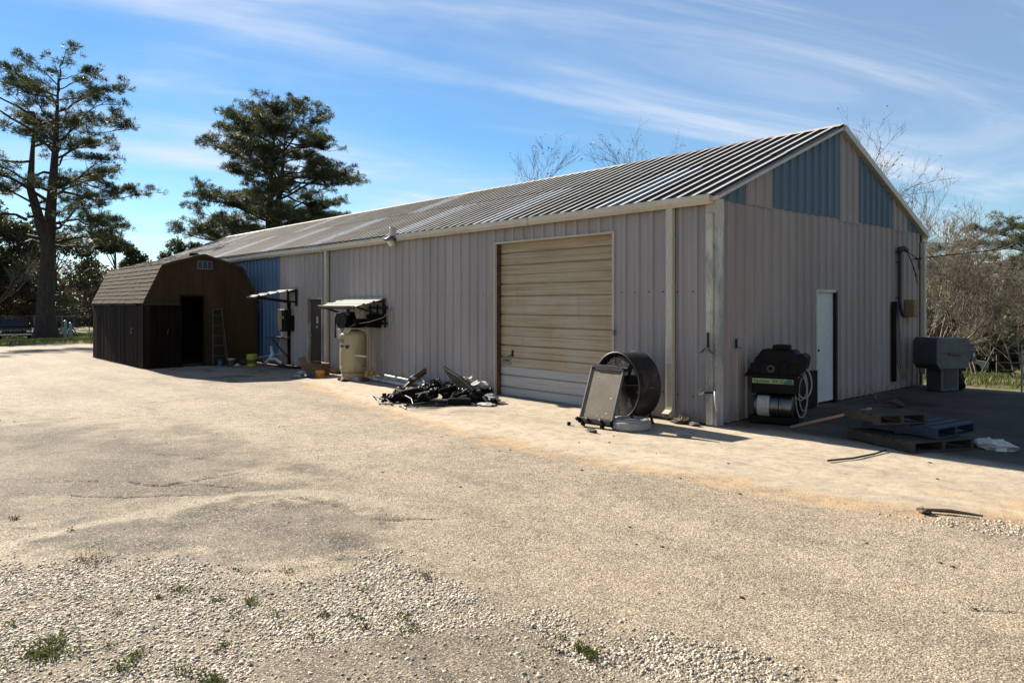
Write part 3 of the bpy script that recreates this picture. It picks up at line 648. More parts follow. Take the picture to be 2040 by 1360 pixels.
# brown door
mb = MB(); mb.box((-(BD[0] + BD[1]) / 2, .035, 1.0), (.78, .04, 1.94)); bdo = mb.build('door', 'brown_wood', bld); bdo['label'] = 'worn brown wooden door'
mb = MB(); mb.lathe([(0, 0), (.03, 0), (.034, .02), (.02, .045), (0, .05)], 12, (-13.16, .012, .95), Matrix.Rotation(rad(90), 3, 'X')); mb.build('knob', 'chrome', bdo, smooth=True)
mb = MB(); mb.box((-12.83, .012, 1.40), (.12, .004, .20)); mb.build('notice', 'label_paper', bdo)
mb = MB(); mb.box((-12.85, .012, 1.20), (.10, .004, .06)); mb.build('notice', 'label_paper', bdo)
for x in (BD[0], BD[1]):
    mb = MB(); mb.box((-x, -.01, 1.01), (.05, .11, 2.02)); mb.build('door_frame', 'corner_metal', bld)
mb = MB(); mb.box((-(BD[0] + BD[1]) / 2, -.01, 2.005), (.81, .108, .05)); mb.build('door_frame', 'corner_metal', bld)
# white side door
mb = MB(); mb.box((-.025, (SD[0] + SD[1]) / 2, 1.06), (.04, .72, 2.02)); sdo = mb.build('door', 'white_paint', bld); sdo['label'] = 'plain white steel door'
mb = MB(); mb.lathe([(0, 0), (.03, 0), (.034, .02), (.02, .045), (0, .05)], 12, (-.004, 3.33, 1.0), Matrix.Rotation(rad(90), 3, 'Y')); mb.build('knob', 'dark_metal', sdo, smooth=True)
for y in SD[:2]:
    mb = MB(); mb.box((.005, y, 1.05), (.10, .055, 2.10)); mb.build('door_frame', 'trim' if y < 3.5 else 'dark_metal', bld)
mb = MB(); mb.box((.005, (SD[0] + SD[1]) / 2, 2.085), (.098, .75, .05)); mb.build('door_frame', 'trim', bld)
# screws along the girts
mb = MB()
for z in (2.04, .42):
    for i in range(3 * npan):
        u = i * MOD + .11
        if GD[0] - .05 < u < GD[1] + .05 or BD[0] - .05 < u < BD[1] + .05: continue
        mb.box((-u, -.004, z + rnd.uniform(-.008, .008)), (.018, .012, .018))
    for i in range(3 * ng):
        u = i * MOD + .11
        if not SD[0] - .05 < u < SD[1] + .05: mb.box((.004, u, z + rnd.uniform(-.008, .008)), (.012, .014, .014))
tag(mb.build('screws', 'dark_metal', bld), kind='stuff')
# closed eaves behind the gutter
mb = MB(); mb.box((-L / 2, -.02, EZ - .01), (L, .05, .04)); mb.build('eave_trim', 'trim', bld)

# ------------------------------------------------------------------ barn-shaped shed
SX0, SX1, SY0, SY1 = -22.2, -16.3, -3.55, -.28
shed = thing('gambrel_shed', 'dark brown gambrel-roofed wooden shed beside the blue wall panels', 'shed', ((SX0 + SX1) / 2, (SY0 + SY1) / 2, 0))
so = -Vector(shed.location)
YM = (SY0 + SY1) / 2
gp = [(SY0, 1.95), (SY0 + .47, 2.97), (YM, 3.32), (SY1 - .47, 2.97), (SY1, 1.95)]
def topz(y):
    for (a, za_), (b, zb2) in zip(gp, gp[1:]):
        if a <= y <= b: return za_ + (zb2 - za_) * (y - a) / (b - a)
    return 1.95
def sp(mb, name, m_, parent=shed, **k): return mb.build(name, m_, parent, loc=so if parent is shed else (0, 0, 0), **k)
DY0, DY1, DZ = -2.58, -1.92, 2.07
ys = [SY0, DY0, DY1, -1.30, SY1]
for a, b in zip(ys, ys[1:]):
    brk = [a] + [p[0] for p in gp if a < p[0] < b] + [b]
    z0 = DZ if a == DY0 else 0.02; e = .004
    poly = [(a + e, z0), (b - e, z0)] + [(min(max(y, a + e), b - e), topz(y) - .02) for y in reversed(brk)]
    mb = MB(); mb.prism(poly, lambda p, q, d: (d, p, q), SX1 - .05, SX1); sp(mb, 'front_panel', 'shed_brown')
for y in (DY0, DY1):
    mb = MB(); mb.box((SX1 + .012, y, DZ / 2), (.022, .05, DZ)); sp(mb, 'door_casing', 'plank_grey')
mb = MB(); mb.box((SX1 + .012, (DY0 + DY1) / 2, DZ + .026), (.022, DY1 - DY0 + .05, .05)); sp(mb, 'door_casing', 'plank_grey')
# back, sides, floor
mb = MB(); mb.prism([(SY0, .02)] + [(SY1, .02)] + [(y, z - .02) for y, z in reversed(gp)], lambda p, q, d: (d, p, q), SX0, SX0 + .05); sp(mb, 'back_wall', 'shed_brown')
for yy in (SY0 + .03, SY1 - .03): mb = MB(); mb.box(((SX0 + SX1) / 2, yy, .98), (SX1 - SX0 - .12, .04, 1.92)); sp(mb, 'side_wall', 'shed_brown')
mb = MB(); mb.box(((SX0 + SX1) / 2, YM, .03), (SX1 - SX0 - .14, SY1 - SY0 - .14, .05)); sp(mb, 'floor_deck', 'interior')
# gambrel roof decks + shingle courses on the yard side
names = ['lower_slope', 'upper_slope', 'upper_slope', 'lower_slope']
for i, ((a, za_), (b, zb2)) in enumerate(zip(gp, gp[1:])):
    p, q = Vector((0, a, za_)), Vector((0, b, zb2)); d = (q - p).normalized(); n = Vector((0, -d.z, d.y))
    if i == 0: p = p - d * .10
    if i == 3: q = q + d * .10
    mb = MB(); vs = []
    for x in (SX0 - .08, SX1 + .06):
        for pt, h in ((p, 0), (q, 0), (q, .03), (p, .03)): vs.append((x, pt.y + n.y * h, pt.z + n.z * h))
    mb.add(vs, [(0, 1, 2, 3), (7, 6, 5, 4), (0, 4, 5, 1), (1, 5, 6, 2), (2, 6, 7, 3), (3, 7, 4, 0)]); dk_ = sp(mb, names[i], 'shed_brown')
    if i > 1: continue
    Ls = (q - p).length; nc = 9 if i == 0 else 8; hh_ = Ls / nc
    for c in range(nc):
        mb = MB(); k = 24; s0, s1 = c * hh_ - .01, (c + 1) * hh_ + .03
        x0, x1 = SX0 - .10, SX1 + .08; vs = []; fs = []
        for j in range(k):
            xa, xb = x0 + (x1 - x0) * j / k + .004, x0 + (x1 - x0) * (j + 1) / k - .004; t = rnd.uniform(-.006, .006); lift = rnd.uniform(.042, .050)
            A, B = p + d * (s0 + t), p + d * min(s1, Ls); b0 = len(vs)
            for xx in (xa, xb): vs += [(xx, (A + n * lift).y, (A + n * lift).z), (xx, (B + n * .031).y, (B + n * .031).z), (xx, (A + n * .028).y, (A + n * .028).z)]
            fs += [(b0, b0 + 3, b0 + 4, b0 + 1), (b0 + 2, b0 + 5, b0 + 3, b0)]
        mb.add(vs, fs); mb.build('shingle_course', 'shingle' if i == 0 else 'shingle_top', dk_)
# front rake boards
for (a, za_), (b, zb2) in zip(gp, gp[1:]):
    mb = MB(); mb.bar((SX1 + .035, a, za_ - .005), (SX1 + .035, b, zb2 - .005), .03, .05); sp(mb, 'rake_board', 'brown_wood')
# louvred vent
mb = MB(); mb.box((SX1 + .012, -1.89, 3.01), (.02, .42, .22)); v = sp(mb, 'vent', 'grey_dark')
for y in (-2.1, -1.96, -1.82, -1.68):
    mb = MB(); mb.box((SX1 + .03, y, 3.01), (.015, .014, .23)); mb.build('vent_bar', 'alu', v)
for z in (2.895, 3.125):
    mb = MB(); mb.box((SX1 + .03, -1.89, z), (.013, .43, .014)); mb.build('vent_bar', 'alu', v)
# upright plank cladding
def planks(n, f, top, parent, jit=.02):
    for i in range(n):
        t0, t1 = i / n, (i + 1) / n; p, q = f(t0), f(t1); mb = MB(); d = (Vector(q) - Vector(p)); w = d.length - .012; h = top + rnd.uniform(-jit, jit)
        ang = math.atan2(d.y, d.x); c = (Vector(p) + Vector(q)) / 2; o_ = rnd.uniform(0, .012)
        R_ = Matrix.Rotation(ang, 3, 'Z'); mb.box(c + R_ @ Vector((0, -o_, 0)) + Vector((0, 0, h / 2 + .01)), (w, .022, h), R_)
        sp(mb, 'plank', rnd.choice(['plank_dark', 'plank_dark', 'plank_dark', 'plank_grey']), parent)
planks(30, lambda t: (SX0 + (SX1 - SX0) * t, SY0 - .035, 0), 1.80, shed)
planks(6, lambda t: (SX1 + .05, SY0 - .03 + 1.0 * t, 0), 1.80, shed, .015)
for x0, x1 in ((-22.1, -19.6), (-19.4, -16.9)):
    mb = MB(); mb.box(((x0 + x1) / 2, SY0 - .07, 1.83), (x1 - x0, .05, .03)); sp(mb, 'top_rail', 'plank_grey')
mb = MB(); mb.box((SX1 + .075, -3.1, 1.84), (.06, .95, .03)); sp(mb, 'top_rail', 'pallet_wood')
for (x, y) in ((-17.35, SY0 - .075), (SX1 + .085, -2.95)):
    mb = MB(); mb.box((x, y, 1.12), (.10, .02, .03)); mb.lathe([(.02, -.01), (.03, -.01), (.03, .01), (.02, .01)], 10, (x, y - .01, 1.05), Matrix.Rotation(rad(90), 3, 'X'), True); mb.box((x + .01, y - .02, 1.0), (.045, .02, .045)); sp(mb, 'hasp', 'steel')
mb = MB(); mb.lathe([(0, .10), (.14, .10), (.16, .02), (.12, 0), (.12, -.05)], 14, (-17.9, YM + .25, 3.36)); sp(mb, 'roof_vent', 'black_paint')

# ------------------------------------------------------------------ awnings on the long wall
def awning(label, x0, x1, yo, zw, zo, braces):
    t = thing('awning', label, 'awning', ((x0 + x1) / 2, 0, 0)); o = -Vector(t.location)
    mb = MB(); n = 5; P = []
    Lr = math.hypot(yo, zw - zo); dd = Vector((0, -abs(yo), zo - zw)).normalized(); nn = Vector((0, -abs(dd.z), abs(dd.y))) 
    pts = profile(0, Lr); vs = []; at = []
    for u, h, r in pts:
        p = Vector((0, -.035, zw)) + dd * u + nn * (h * .8)
        vs += [(x0 + u * .03, p.y, p.z), (x1 - u * .02, p.y, p.z)]; at += [r, r]
    mb.add(vs, [(2 * i, 2 * i + 1, 2 * i + 3, 2 * i + 2) for i in range(len(pts) - 1)], at)
    me = mb.mesh('tin_sheet', attr=True); so_ = link('tin_sheet', me, 'awning_tin', t, o); so_.modifiers.new('s', 'SOLIDIFY').thickness = .006
    mb = MB(); mb.box(((x0 + x1) / 2, -.035 + dd.y * (Lr - .03), zw + dd.z * (Lr - .03) - .035), (x1 - x0 - .04, .04, .05)); mb.build('front_rail', 'brown_wood', t, o)
    mb = MB(); mb.box(((x0 + x1) / 2, -.055, zw - .05), (x1 - x0, .035, .07)); mb.build('wall_rail', 'brown_wood', t, o)
    for x in (x0 + .05, x1 - .05):
        mb = MB(); mb.bar((x, -.05, zw - braces), (x, -.035 + dd.y * Lr * .86, zw + dd.z * Lr * .86 - .04), .035, .045); mb.build('brace', 'dark_metal', t, o)
        mb = MB(); mb.box((x, -.055, zw - braces / 2 - .05), (.05, .04, braces + .12)); mb.build('wall_bracket', 'dark_metal', t, o)
    return t
awning('narrow tin awning by the blue wall panels, above the wash shelf', -14.62, -13.98, 1.28, 2.28, 2.05, .38)
awning('wide tin awning on brackets sheltering the cream air compressor', -11.05, -9.2, .86, 1.97, 1.775, .42)

# ------------------------------------------------------------------ wash station
t = thing('wash_shelf', 'small triangular wall shelf with diagonal brace under the narrow awning', 'shelf', (-14.7, -.03, 0))
mb = MB(); mb.prism([(-.45, -.03), (.30, -.03), (.30, -.28), (-.36, -.52)], lambda a, b, d: (a, b, d), .83, .86); mb.build('shelf_board', 'brown_wood', t)
mb = MB(); mb.bar((.20, -.03, .22), (-.22, -.38, .82), .05, .04); mb.build('brace', 'brown_wood', t)
mb = MB(); mb.box((.24, -.045, .98), (.10, .06, 1.92)); mb.build('post', 'plank_dark', t)
t = thing('water_heater_box', 'cream-faced dark wall box above the wash shelf', 'box', (-14.55, -.03, 1.02))
mb = MB(); mb.box((.05, -.13, .34), (.30, .22, .66)); mb.build('case', 'dark_metal', t, bevel=.02)
mb = MB(); mb.box((-.13, -.16, .36), (.05, .26, .64)); mb.box((-.04, -.255, .36), (.16, .02, .60)); mb.build('cream_panel', 'tank_cream', t, bevel=.008)
mb = MB(); mb.box((.32, -.07, .26), (.16, .08, .46)); mb.build('side_box', 'black_paint', t, bevel=.01)
mb = MB(); mb.cyl((.17, -.26, .36), (.17, -.26, .48), .022); mb.build('valve', 'chrome', t, smooth=True)
t = thing('spray_bottle', 'small white bottle standing on the wash shelf', 'bottle', (-14.62, -.2, .86))
mb = MB(); mb.lathe([(0, 0), (.035, 0), (.037, .02), (.037, .12), (.014, .15), (.014, .18), (0, .18)], 14); mb.build('bottle_body', 'white_plastic', t, smooth=True)
mb = MB(); mb.box((.0, -.015, .20), (.03, .08, .035)); mb.build('trigger', 'orange_plastic', t)
mb = MB(); mb.tube([(-14.78, -.25, .02), (-14.76, -.25, .4), (-14.74, -.22, .82)], .011, 6); tag(mb.build('drain_pipe', 'white_plastic', smooth=True), 'thin white pipe rising from the ground to the wash shelf', 'pipe')
mb = MB(); mb.tube([(-15.05, -.62, .05), (-14.9, -.55, .14), (-14.78, -.5, .26), (-14.72, -.45, .42)], .05, 10); mb.tube([(-14.85, -.53, .2), (-14.6, -.42, .22), (-14.35, -.35, .10)], .048, 10); mb.tube([(-14.72, -.45, .30), (-14.95, -.40, .48), (-15.0, -.38, .58)], .045, 10)
tag(mb.build('drain_fitting', 'white_plastic', smooth=True), 'branching white plastic drain pipe lying under the wash shelf', 'pipe')
mb = MB(); mb.tube([(-16.1, -.9, .10), (-15.2, -.45, .28), (-14.7, -.15, .38)], .014, 6); tag(mb.build('conduit', 'white_plastic', smooth=True), 'long thin white conduit slanting up behind the yellow bucket', 'pipe')
def bucket(name, label, loc, r0, r1, h, m_, band):
    t = thing(name, label, 'bucket', loc); mb = MB()
    mb.lathe([(0, .004), (r0, .004), (r1, h - .05), (r1 + .012, h - .05), (r1 + .012, h - .035), (r1, h - .035), (r1, h), (r1 - .006, h), (r0 - .008, .02), (0, .02)], 24); mb.build('tub', m_, t, auto=True)
    if band:
        mb = MB(); mb.lathe([(r0 + (r1 - r0) * .3 + .003, h * .28), (r0 + (r1 - r0) * .62 + .003, h * .58)], 24); o = mb.build('printed_band', band, t, smooth=True)
    mb = MB(); mb.tube([(math.cos(a) * (r1 + .012), -math.sin(a) * r1 * .35 - .0, h - .05 - math.sin(a) * .13) for a in np.linspace(0, math.pi, 12)], .004, 5); mb.build('bail', 'steel', t)
    return t
bucket('bucket', 'yellow plastic bucket standing by the shed corner near the blue wall', (-14.95, -1.0, 0), .13, .15, .37, 'yellow_plastic', 'weed')
mb = MB(); mb.prism([(-14.6, -.55), (-13.55, -.40), (-13.35, -.05), (-14.5, -.06)], lambda a, b, d: (a, b, d + .02 * math.sin(a * 5)), .012, .03); tag(mb.build('rubber_mat', 'rubber_mat'), 'black rubber mat lying below the wash shelf', 'mat')
# ladder against the shed
t = thing('stepladder', 'dull aluminium stepladder leaning on the shed front beside the open doorway', 'ladder', (-15.95, -1.55, 0))
for s in (-1, 1):
    mb = MB(); mb.bar((0, s * .22, 0), (-.26, s * .135, 1.68), .025, .05); mb.build('side_rail', 'ladder_metal', t)
    mb = MB(); mb.bar((-.10, s * .20, 0), (-.29, s * .12, 1.62), .02, .03); mb.build('rear_rail', 'ladder_metal', t)
for k in range(5):
    f = (k + 1) / 5.6; mb = MB(); w = .22 - (.22 - .135) * f; mb.box((-.26 * f, 0, 1.68 * f), (.07, 2 * w, .02)); mb.build('step', 'ladder_metal', t)
mb = MB(); mb.box((-.275, 0, 1.69), (.12, .30, .025)); mb.build('top_cap', 'ladder_metal', t)
# clutter between ladder and bucket
def pot(label, loc, r, h, m_, lid):
    t = thing('paint_can', label, 'paint can', loc); mb = MB(); mb.lathe([(0, 0), (r, 0), (r, h), (r * .9, h)], 16); mb.build('can', m_, t, auto=True)
    mb = MB(); mb.lathe([(r * 1.02, h - .03), (r * 1.04, h), (r * .9, h + .012), (0, h + .012)], 16); mb.build('lid', lid, t, auto=True)
pot('dark paint can with yellow lid by the stepladder foot', (-15.6, -1.35, 0), .12, .22, 'grey_dark', 'yellow_plastic')
pot('small dark blue can nearest the shed doorway', (-15.75, -1.62, 0), .09, .2, 'blue_film', 'grey_dark')
mb = MB(); mb.blob((-15.25, -1.32, .04), (.10, .08, .05), .3, seed=4); tag(mb.build('rag', 'cloth_white'), 'white rag crumpled on the shaded ground by the ladder', 'rag')
for i, (x, y, s_, lab) in enumerate(((-15.75, -.95, .13, 'brown clay lump between the yellow-lidded can and yellow bucket'), (-15.9, -.7, .16, 'dark brown lump against the shed corner behind the bucket'), (-15.45, -.75, .10, 'small dark lump just behind the yellow bucket'))):
    mb = MB(); mb.blob((x, y, s_ * .7), (s_, s_ * .8, s_ * .75), .2, seed=i + 20); tag(mb.build('scrap_lump', 'rust'), lab, 'lump')

# ------------------------------------------------------------------ items by the brown door
t = thing('cardboard_box', 'crushed brown cardboard box in front of the brown door', 'box', (-11.55, -.62, 0), 24)
mb = MB(); mb.box((0, 0, .16), (.50, .34, .30), Matrix.Rotation(rad(6), 3, 'Y')); mb.build('carton', 'cardboard', t)
mb = MB(); mb.bar((-.24, -.16, .33), (-.40, -.22, .26), .34, .006, (0, 1, 0)); mb.build('flap', 'cardboard', t)
mb = MB(); mb.bar((.1, -.17, .305), (.14, -.30, .36), .3, .006); mb.build('flap', 'cardboard', t)
bucket('plastic_tub', 'small orange plastic tub on the ground beside the compressor', (-10.75, -.98, 0), .095, .115, .17, 'orange_plastic', None)
mb = MB(); mb.blob((-10.95, -1.20, .05), (.24, .12, .05), .25, seed=7); tag(mb.build('dark_bag', 'blue_film'), 'flat dark blue plastic sack in front of the orange tub', 'bag')
mb = MB(); mb.blob((-11.1, -1.42, .03), (.14, .08, .035), .35, seed=8); tag(mb.build('paper_scrap', 'cloth_white'), 'white crumpled paper on the ground beside the dark blue sack', 'paper')
mb = MB(); mb.blob((-11.75, -1.0, .04), (.18, .12, .05), .35, seed=9); tag(mb.build('sack', 'cloth_white'), 'pale cloth scrap lying by the cardboard box', 'rag')
mb = MB(); mb.bar((-12.9, -1.5, .01), (-12.3, -1.75, .012), .05, .018); tag(mb.build('wood_strip', 'lumber'), 'short pale wood strip on the shaded ground near the brown door', 'wood strip')

# ------------------------------------------------------------------ air compressor
t = thing('air_compressor', 'upright cream air compressor with dark pump head under the wide awning', 'compressor', (-9.72, -.62, 0), 10)
R0 = .325
mb = MB(); mb.lathe([(0, .14), (R0 * .7, .15), (R0 * .93, .20), (R0, .28), (R0, 1.02), (R0 * .95, 1.10), (R0 * .78, 1.17), (R0 * .4, 1.22), (0, 1.235)], 40); tank = mb.build('tank', 'tank_cream', t, smooth=True)
mb = MB(); mb.lathe([(R0 * .86, 0), (R0 * .88, .0), (R0 * .88, .17), (R0 * .84, .17), (R0 * .84, 0)], 32); mb.build('base_ring', 'tank_cream', t, auto=True)
mb = MB()
for a in (20, 140, 260): mb.box((math.cos(rad(a)) * .33, math.sin(rad(a)) * .33, .03), (.14, .10, .05), Matrix.Rotation(rad(a), 3, 'Z'))
mb.build('feet', 'dark_metal', t)
def arc_label(a0, a1, z0, z1, m_, nm, off=.003):
    mb = MB(); k = 8; vs = []
    for j in range(k + 1):
        a = rad(a0 + (a1 - a0) * j / k); vs += [(math.cos(a) * (R0 + off), math.sin(a) * (R0 + off), z0), (math.cos(a) * (R0 + off), math.sin(a) * (R0 + off), z1)]
    mb.add(vs, [(2 * j, 2 * j + 2, 2 * j + 3, 2 * j + 1) for j in range(k)]); return mb.build(nm, m_, tank)
CA = -58           # bearing of the viewer as seen from the tank
arc_label(CA - 68, CA - 22, .90, 1.0, mat('label_tan', (.33, .25, .13), None, 8), 'label'); arc_label(CA - 70, CA - 26, .80, .86, 'label_dark', 'label')
arc_label(CA + 8, CA + 30, .84, .98, 'tank_cream', 'label', .005); arc_label(CA - 52, CA - 28, .28, .36, 'label_paper', 'label'); arc_label(CA - 50, CA - 36, .225, .245, 'label_paper', 'label')
mb = MB(); vs = []
for da, z in ((-18, .86), (2, .86), (2, .81), (-8, .75), (-18, .81)): a = rad(CA + da); vs.append((math.cos(a) * (R0 + .006), math.sin(a) * (R0 + .006), z))
mb.add(vs, [(0, 4, 3, 2, 1)]); mb.build('badge', 'badge_red', tank)
# pump, motor, pulley guard
mb = MB(); mb.box((0, .0, 1.255), (.62, .44, .03)); mb.build('platform', 'tank_cream', t, bevel=.01)
mb = MB(); mb.box((-.10, .02, 1.36), (.20, .24, .18)); mb.lathe([(0, 0), (.10, 0), (.10, .22), (.0, .22)], 14, (-.10, .02, 1.42), Matrix.Rotation(rad(-22), 3, 'Y'))
for k in range(7): mb.lathe([(.10, 0), (.135, .002), (.135, .010), (.10, .012)], 14, (-.10 - .37 * .028 * k, .02, 1.44 + .026 * k), Matrix.Rotation(rad(-22), 3, 'Y'))
mb.build('pump', 'black_grease', t, bevel=.006)
mb = MB(); mb.lathe([(0, -.16), (.10, -.16), (.11, -.14), (.11, .14), (.10, .16), (0, .16)], 18, (.18, .05, 1.385), Matrix.Rotation(rad(90), 3, 'X')); mb.build('motor', 'black_paint', t, auto=True)
mb = MB(); mb.lathe([(.03, -.02), (.19, -.02), (.2, 0), (.19, .02), (.03, .02)], 26, (-.16, -.24, 1.45), Matrix.Rotation(rad(90), 3, 'X'), True); mb.build('flywheel', 'dark_metal', t, auto=True)
mb = MB(); mb.tube([(-.10, -.2, 1.62), (-.28, -.26, 1.62), (-.36, -.26, 1.5), (-.37, -.26, 1.2), (-.38, -.24, 1.02)], .018, 8); mb.build('intake_hose', 'rubber', t, smooth=True)
mb = MB(); mb.lathe([(0, 0), (.07, 0), (.07, .10), (0, .10)], 14, (-.02, -.16, 1.56)); mb.box((-.02, -.2, 1.50), (.05, .06, .06)); mb.build('air_filter', 'grey_dark', t, auto=True)
mb = MB(); mb.box((-.43, -.02, 1.10), (.14, .12, .26)); mb.build('switch_box', 'corner_metal', t, bevel=.01)
mb = MB(); mb.prism([(-.05, 0), (.18, .0), (.30, .12), (.05, .10)], lambda a, b, d: (a, d, 1.13 + b), -.30, -.31); mb.build('guard_plate', 'tank_cream', t)
mb = MB(); mb.box((.40, .12, .62), (.035, .05, 1.24)); mb.build('stand_pipe', 'tank_cream', t)
mb = MB(); mb.cyl((.26, -.20, .62), (.34, -.23, .62), .02); mb.cyl((.34, -.23, .62), (.72, -.2, .60), .024); mb.build('outlet_pipe', 'white_plastic', t, smooth=True)
mb = MB(); mb.tube([(.30, .0, .36), (.40, .0, .30), (.55, .05, .28), (.70, .1, .36), (.82, .18, .6), (.95, .3, 1.1), (1.0, .4, 1.55), (.98, .45, 1.9)], .011, 6); mb.build('air_hose', 'hose_white', t, smooth=True)
mb = MB(); mb.tube([(.02, -.15, 1.28), (.2, -.1, 1.36), (.5, .1, 1.42), (.75, .3, 1.52), (.9, .45, 1.75)], .011, 6); mb.build('air_line', 'hose_white', t, smooth=True)
# dark steel rack between compressor and wall
t = thing('wall_rack', 'dark steel wall rack with hung belts behind the compressor pump', 'rack', (-9.5, -.05, 1.25))
for z in (.12, .50): mb = MB(); mb.box((.05, -.06, z), (.9, .05, .05)); mb.build('rail', 'dark_metal', t)
for x in (-.3, .05, .4): mb = MB(); mb.box((x, -.05, .3), (.04, .04, .55)); mb.build('upright', 'dark_metal', t)
mb = MB(); mb.box((-.05, -.10, .18), (.62, .08, .34)); mb.build('motor_cover', 'black_grease', t, bevel=.03)
# pipes beside it
for i, (p, q, r, lab) in enumerate((((-9.2, -.28, .06), (-6.9, -.32, .055), .05, 'grey plastic pipe lying along the wall foot past the compressor'), ((-9.25, -.45, .06), (-7.3, -.62, .05), .042, 'second grey pipe on the ground, nearer the yard'), ((-9.0, -.16, .12), (-7.1, -.16, .05), .032, 'thin grey pipe resting against the wall foot'))):
    mb = MB(); mb.tube([p, q], r, 10); tag(mb.build('pipe', 'corner_metal', auto=True), lab, 'pipe')
mb = MB(); mb.lathe([(0, -.05), (.055, -.05), (.06, 0), (.05, .05), (0, .05)], 14, (-9.2, -.4, .17), Matrix.Rotation(rad(80), 3, 'Y')); tag(mb.build('orange_float', 'orange_plastic', smooth=True), 'round orange float on the pipes beside the compressor', 'float')
for i, (x, y) in enumerate(((-9.35, -.75), (-9.5, -.98), (-9.15, -.62))):
    mb = MB(); mb.blob((x, y, .03), (.12, .08, .05), .4, seed=40 + i); tag(mb.build('dirt_lump', 'rust' if i else 'cloth_white'), ['white crumb pile at the compressor foot', 'rusty clod in front of the compressor base', 'rusty clod beside the orange cap'][i], 'clod')

# ------------------------------------------------------------------ scrap heap
t = thing('tyre', 'worn black tyre lying flat at the edge of the scrap heap', 'tyre', (-5.62, -1.72, 0))
mb = MB(); mb.lathe([(.19, .03), (.27, .0), (.31, .03), (.325, .07), (.325, .16), (.31, .20), (.27, .225), (.19, .195), (.185, .17), (.25, .15), (.25, .07), (.185, .05)], 32, close=True); mb.build('carcass', 'rubber', t, smooth=True)
mb = MB()
for k in range(32): a = k * math.pi / 16; mb.box((.326 * math.cos(a), .326 * math.sin(a), .115), (.012, .04, .10), Matrix.Rotation(a, 3, 'Z') @ Matrix.Rotation(.3, 3, 'X'))
tag(mb.build('tread_blocks', 'rubber', t), kind='stuff')
t = thing('bumper_bar', 'bent black bumper bar jutting up from the scrap heap over the tyre', 'bumper', (-6.1, -1.75, 0))
mb = MB(); mb.tube([(0, 0, .06), (.12, .12, .18), (.25, .28, .36), (.40, .45, .51)], [.02, .028, .05, .045], 6); mb.build('bar', 'dark_metal', t)
mb = MB(); mb.bar((.18, .2, .33), (.40, .45, .56), .10, .07); mb.build('end_plate', 'rust', t)
mb = MB(); mb.blob((.24, .26, .40), (.07, .06, .05), .4, seed=3); mb.build('bracket', 'cloth_white', t)
mb = MB(); mb.prism([(-5.50, .62), (-5.30, .56), (-4.85, .46), (-4.35, .26), (-4.38, .06), (-4.85, .22), (-5.25, .43)], lambda a, b, d: (a, d - (a + 5) * .12, b), -1.12, -1.03)
tag(mb.build('fender_blade', 'black_paint', bevel=.01), 'pointed black fender strip slanting up from the scrap heap towards the wall', 'car part')
hp = []
for i in range(46):
    u, v_ = rnd.uniform(-.95, .95), rnd.uniform(-.5, .5); x, y = -4.98 + .669 * u - .743 * v_ * .8, -1.42 + .743 * u + .669 * v_ * .8
    zz = max(.0, .26 - .20 * abs(u) - .2 * abs(v_)) * rnd.random(); a = rnd.uniform(0, 180); mb = MB(); kind = i % 4
    if kind == 0: mb.blob((0, 0, .07), (.13, .08, .07), .2, 6, 10, seed=i); mb.cyl((-.14, 0, .10), (.14, .03, .15), .038, .05, n=12); mb.lathe([(.02, 0), (.055, 0), (.06, .02), (.02, .03)], 12, (.14, .03, .15), Matrix.Rotation(1.3, 3, 'Y'), True)
    elif kind == 1: mb.lathe([(.03, 0), (.09, 0), (.10, .03), (.06, .06), (.05, .12), (.03, .12)], 14, (0, 0, .01), Matrix.Rotation(rnd.uniform(.3, 1.4), 3, 'X'), True); mb.tube([(0, 0, .05), (.12, .05, .12), (.26, .03, .08)], .016, 6)
    elif kind == 2: mb.blob((0, 0, .08), (.15, .10, .09), .35, seed=i); mb.tube([(-.22, 0, .03), (-.1, .05, .18), (.05, .06, .21), (.22, 0, .06)], .013, 6); mb.tube([(-.15, -.08, .03), (0, -.1, .14), (.18, -.06, .02)], .010, 6)
    else: mb.tube([(-.28, 0, .03), (0, .05, .07), (.28, .02, .13)], [.022, .03, .02], 7); mb.lathe([(.02, -.03), (.06, -.03), (.065, 0), (.06, .03), (.02, .03)], 12, (.2, .03, .12), Matrix.Rotation(.8, 3, 'Y'), True); mb.cyl((-.2, 0, .02), (-.2, 0, .11), .035, n=8)
    o = mb.build('engine_part', rnd.choice(['black_grease', 'black_grease', 'dark_metal', 'rubber', 'rusty_black', 'black_grease']), None, (x, y, zz + .005), (0, 0, rad(a))); k_ = rnd.uniform(.85, 1.2); o.scale = (k_, k_, k_)
    tag(o, 'black greasy engine part in the scrap heap beside the roll-up door', 'engine part', 'engine parts in the scrap heap')
t = thing('coil_spring', 'dark coil spring lying in the scrap heap near the door jamb', 'spring', (-4.62, -1.15, .12), 40)
mb = MB(); mb.tube([(-.22 + .44 * k / 60, .06 * math.cos(k * .65), .08 + .06 * math.sin(k * .65)) for k in range(61)], .011, 6); mb.build('coil', 'steel', t, smooth=True)
for i, (x, y, z, s_, lab) in enumerate(((-5.0, -.78, .34, .17, 'white crumpled rag on the back of the scrap heap by the wall'), (-4.62, -.80, .30, .16, 'grey-white rag on the scrap heap under the black fender strip'), (-4.25, -.86, .09, .17, 'dirty white rag on the ground by the door jamb'), (-4.0, -1.18, .03, .17, 'flat white plastic piece at the right end of the scrap heap'))):
    mb = MB(); mb.blob((x, y, z), (s_ * 1.2, s_ * .8, s_ * (.45 if i < 3 else .16)), .4, 8, 12, seed=60 + i); tag(mb.build('rag', 'cloth_white'), lab, 'rag')
def rod_frame(label, pts, r=.011, m_='rusty_black'):
    mb = MB()
    for P in pts: mb.tube(P, r, 6)
    return tag(mb.build('rod_frame', m_), label, 'metal frame')
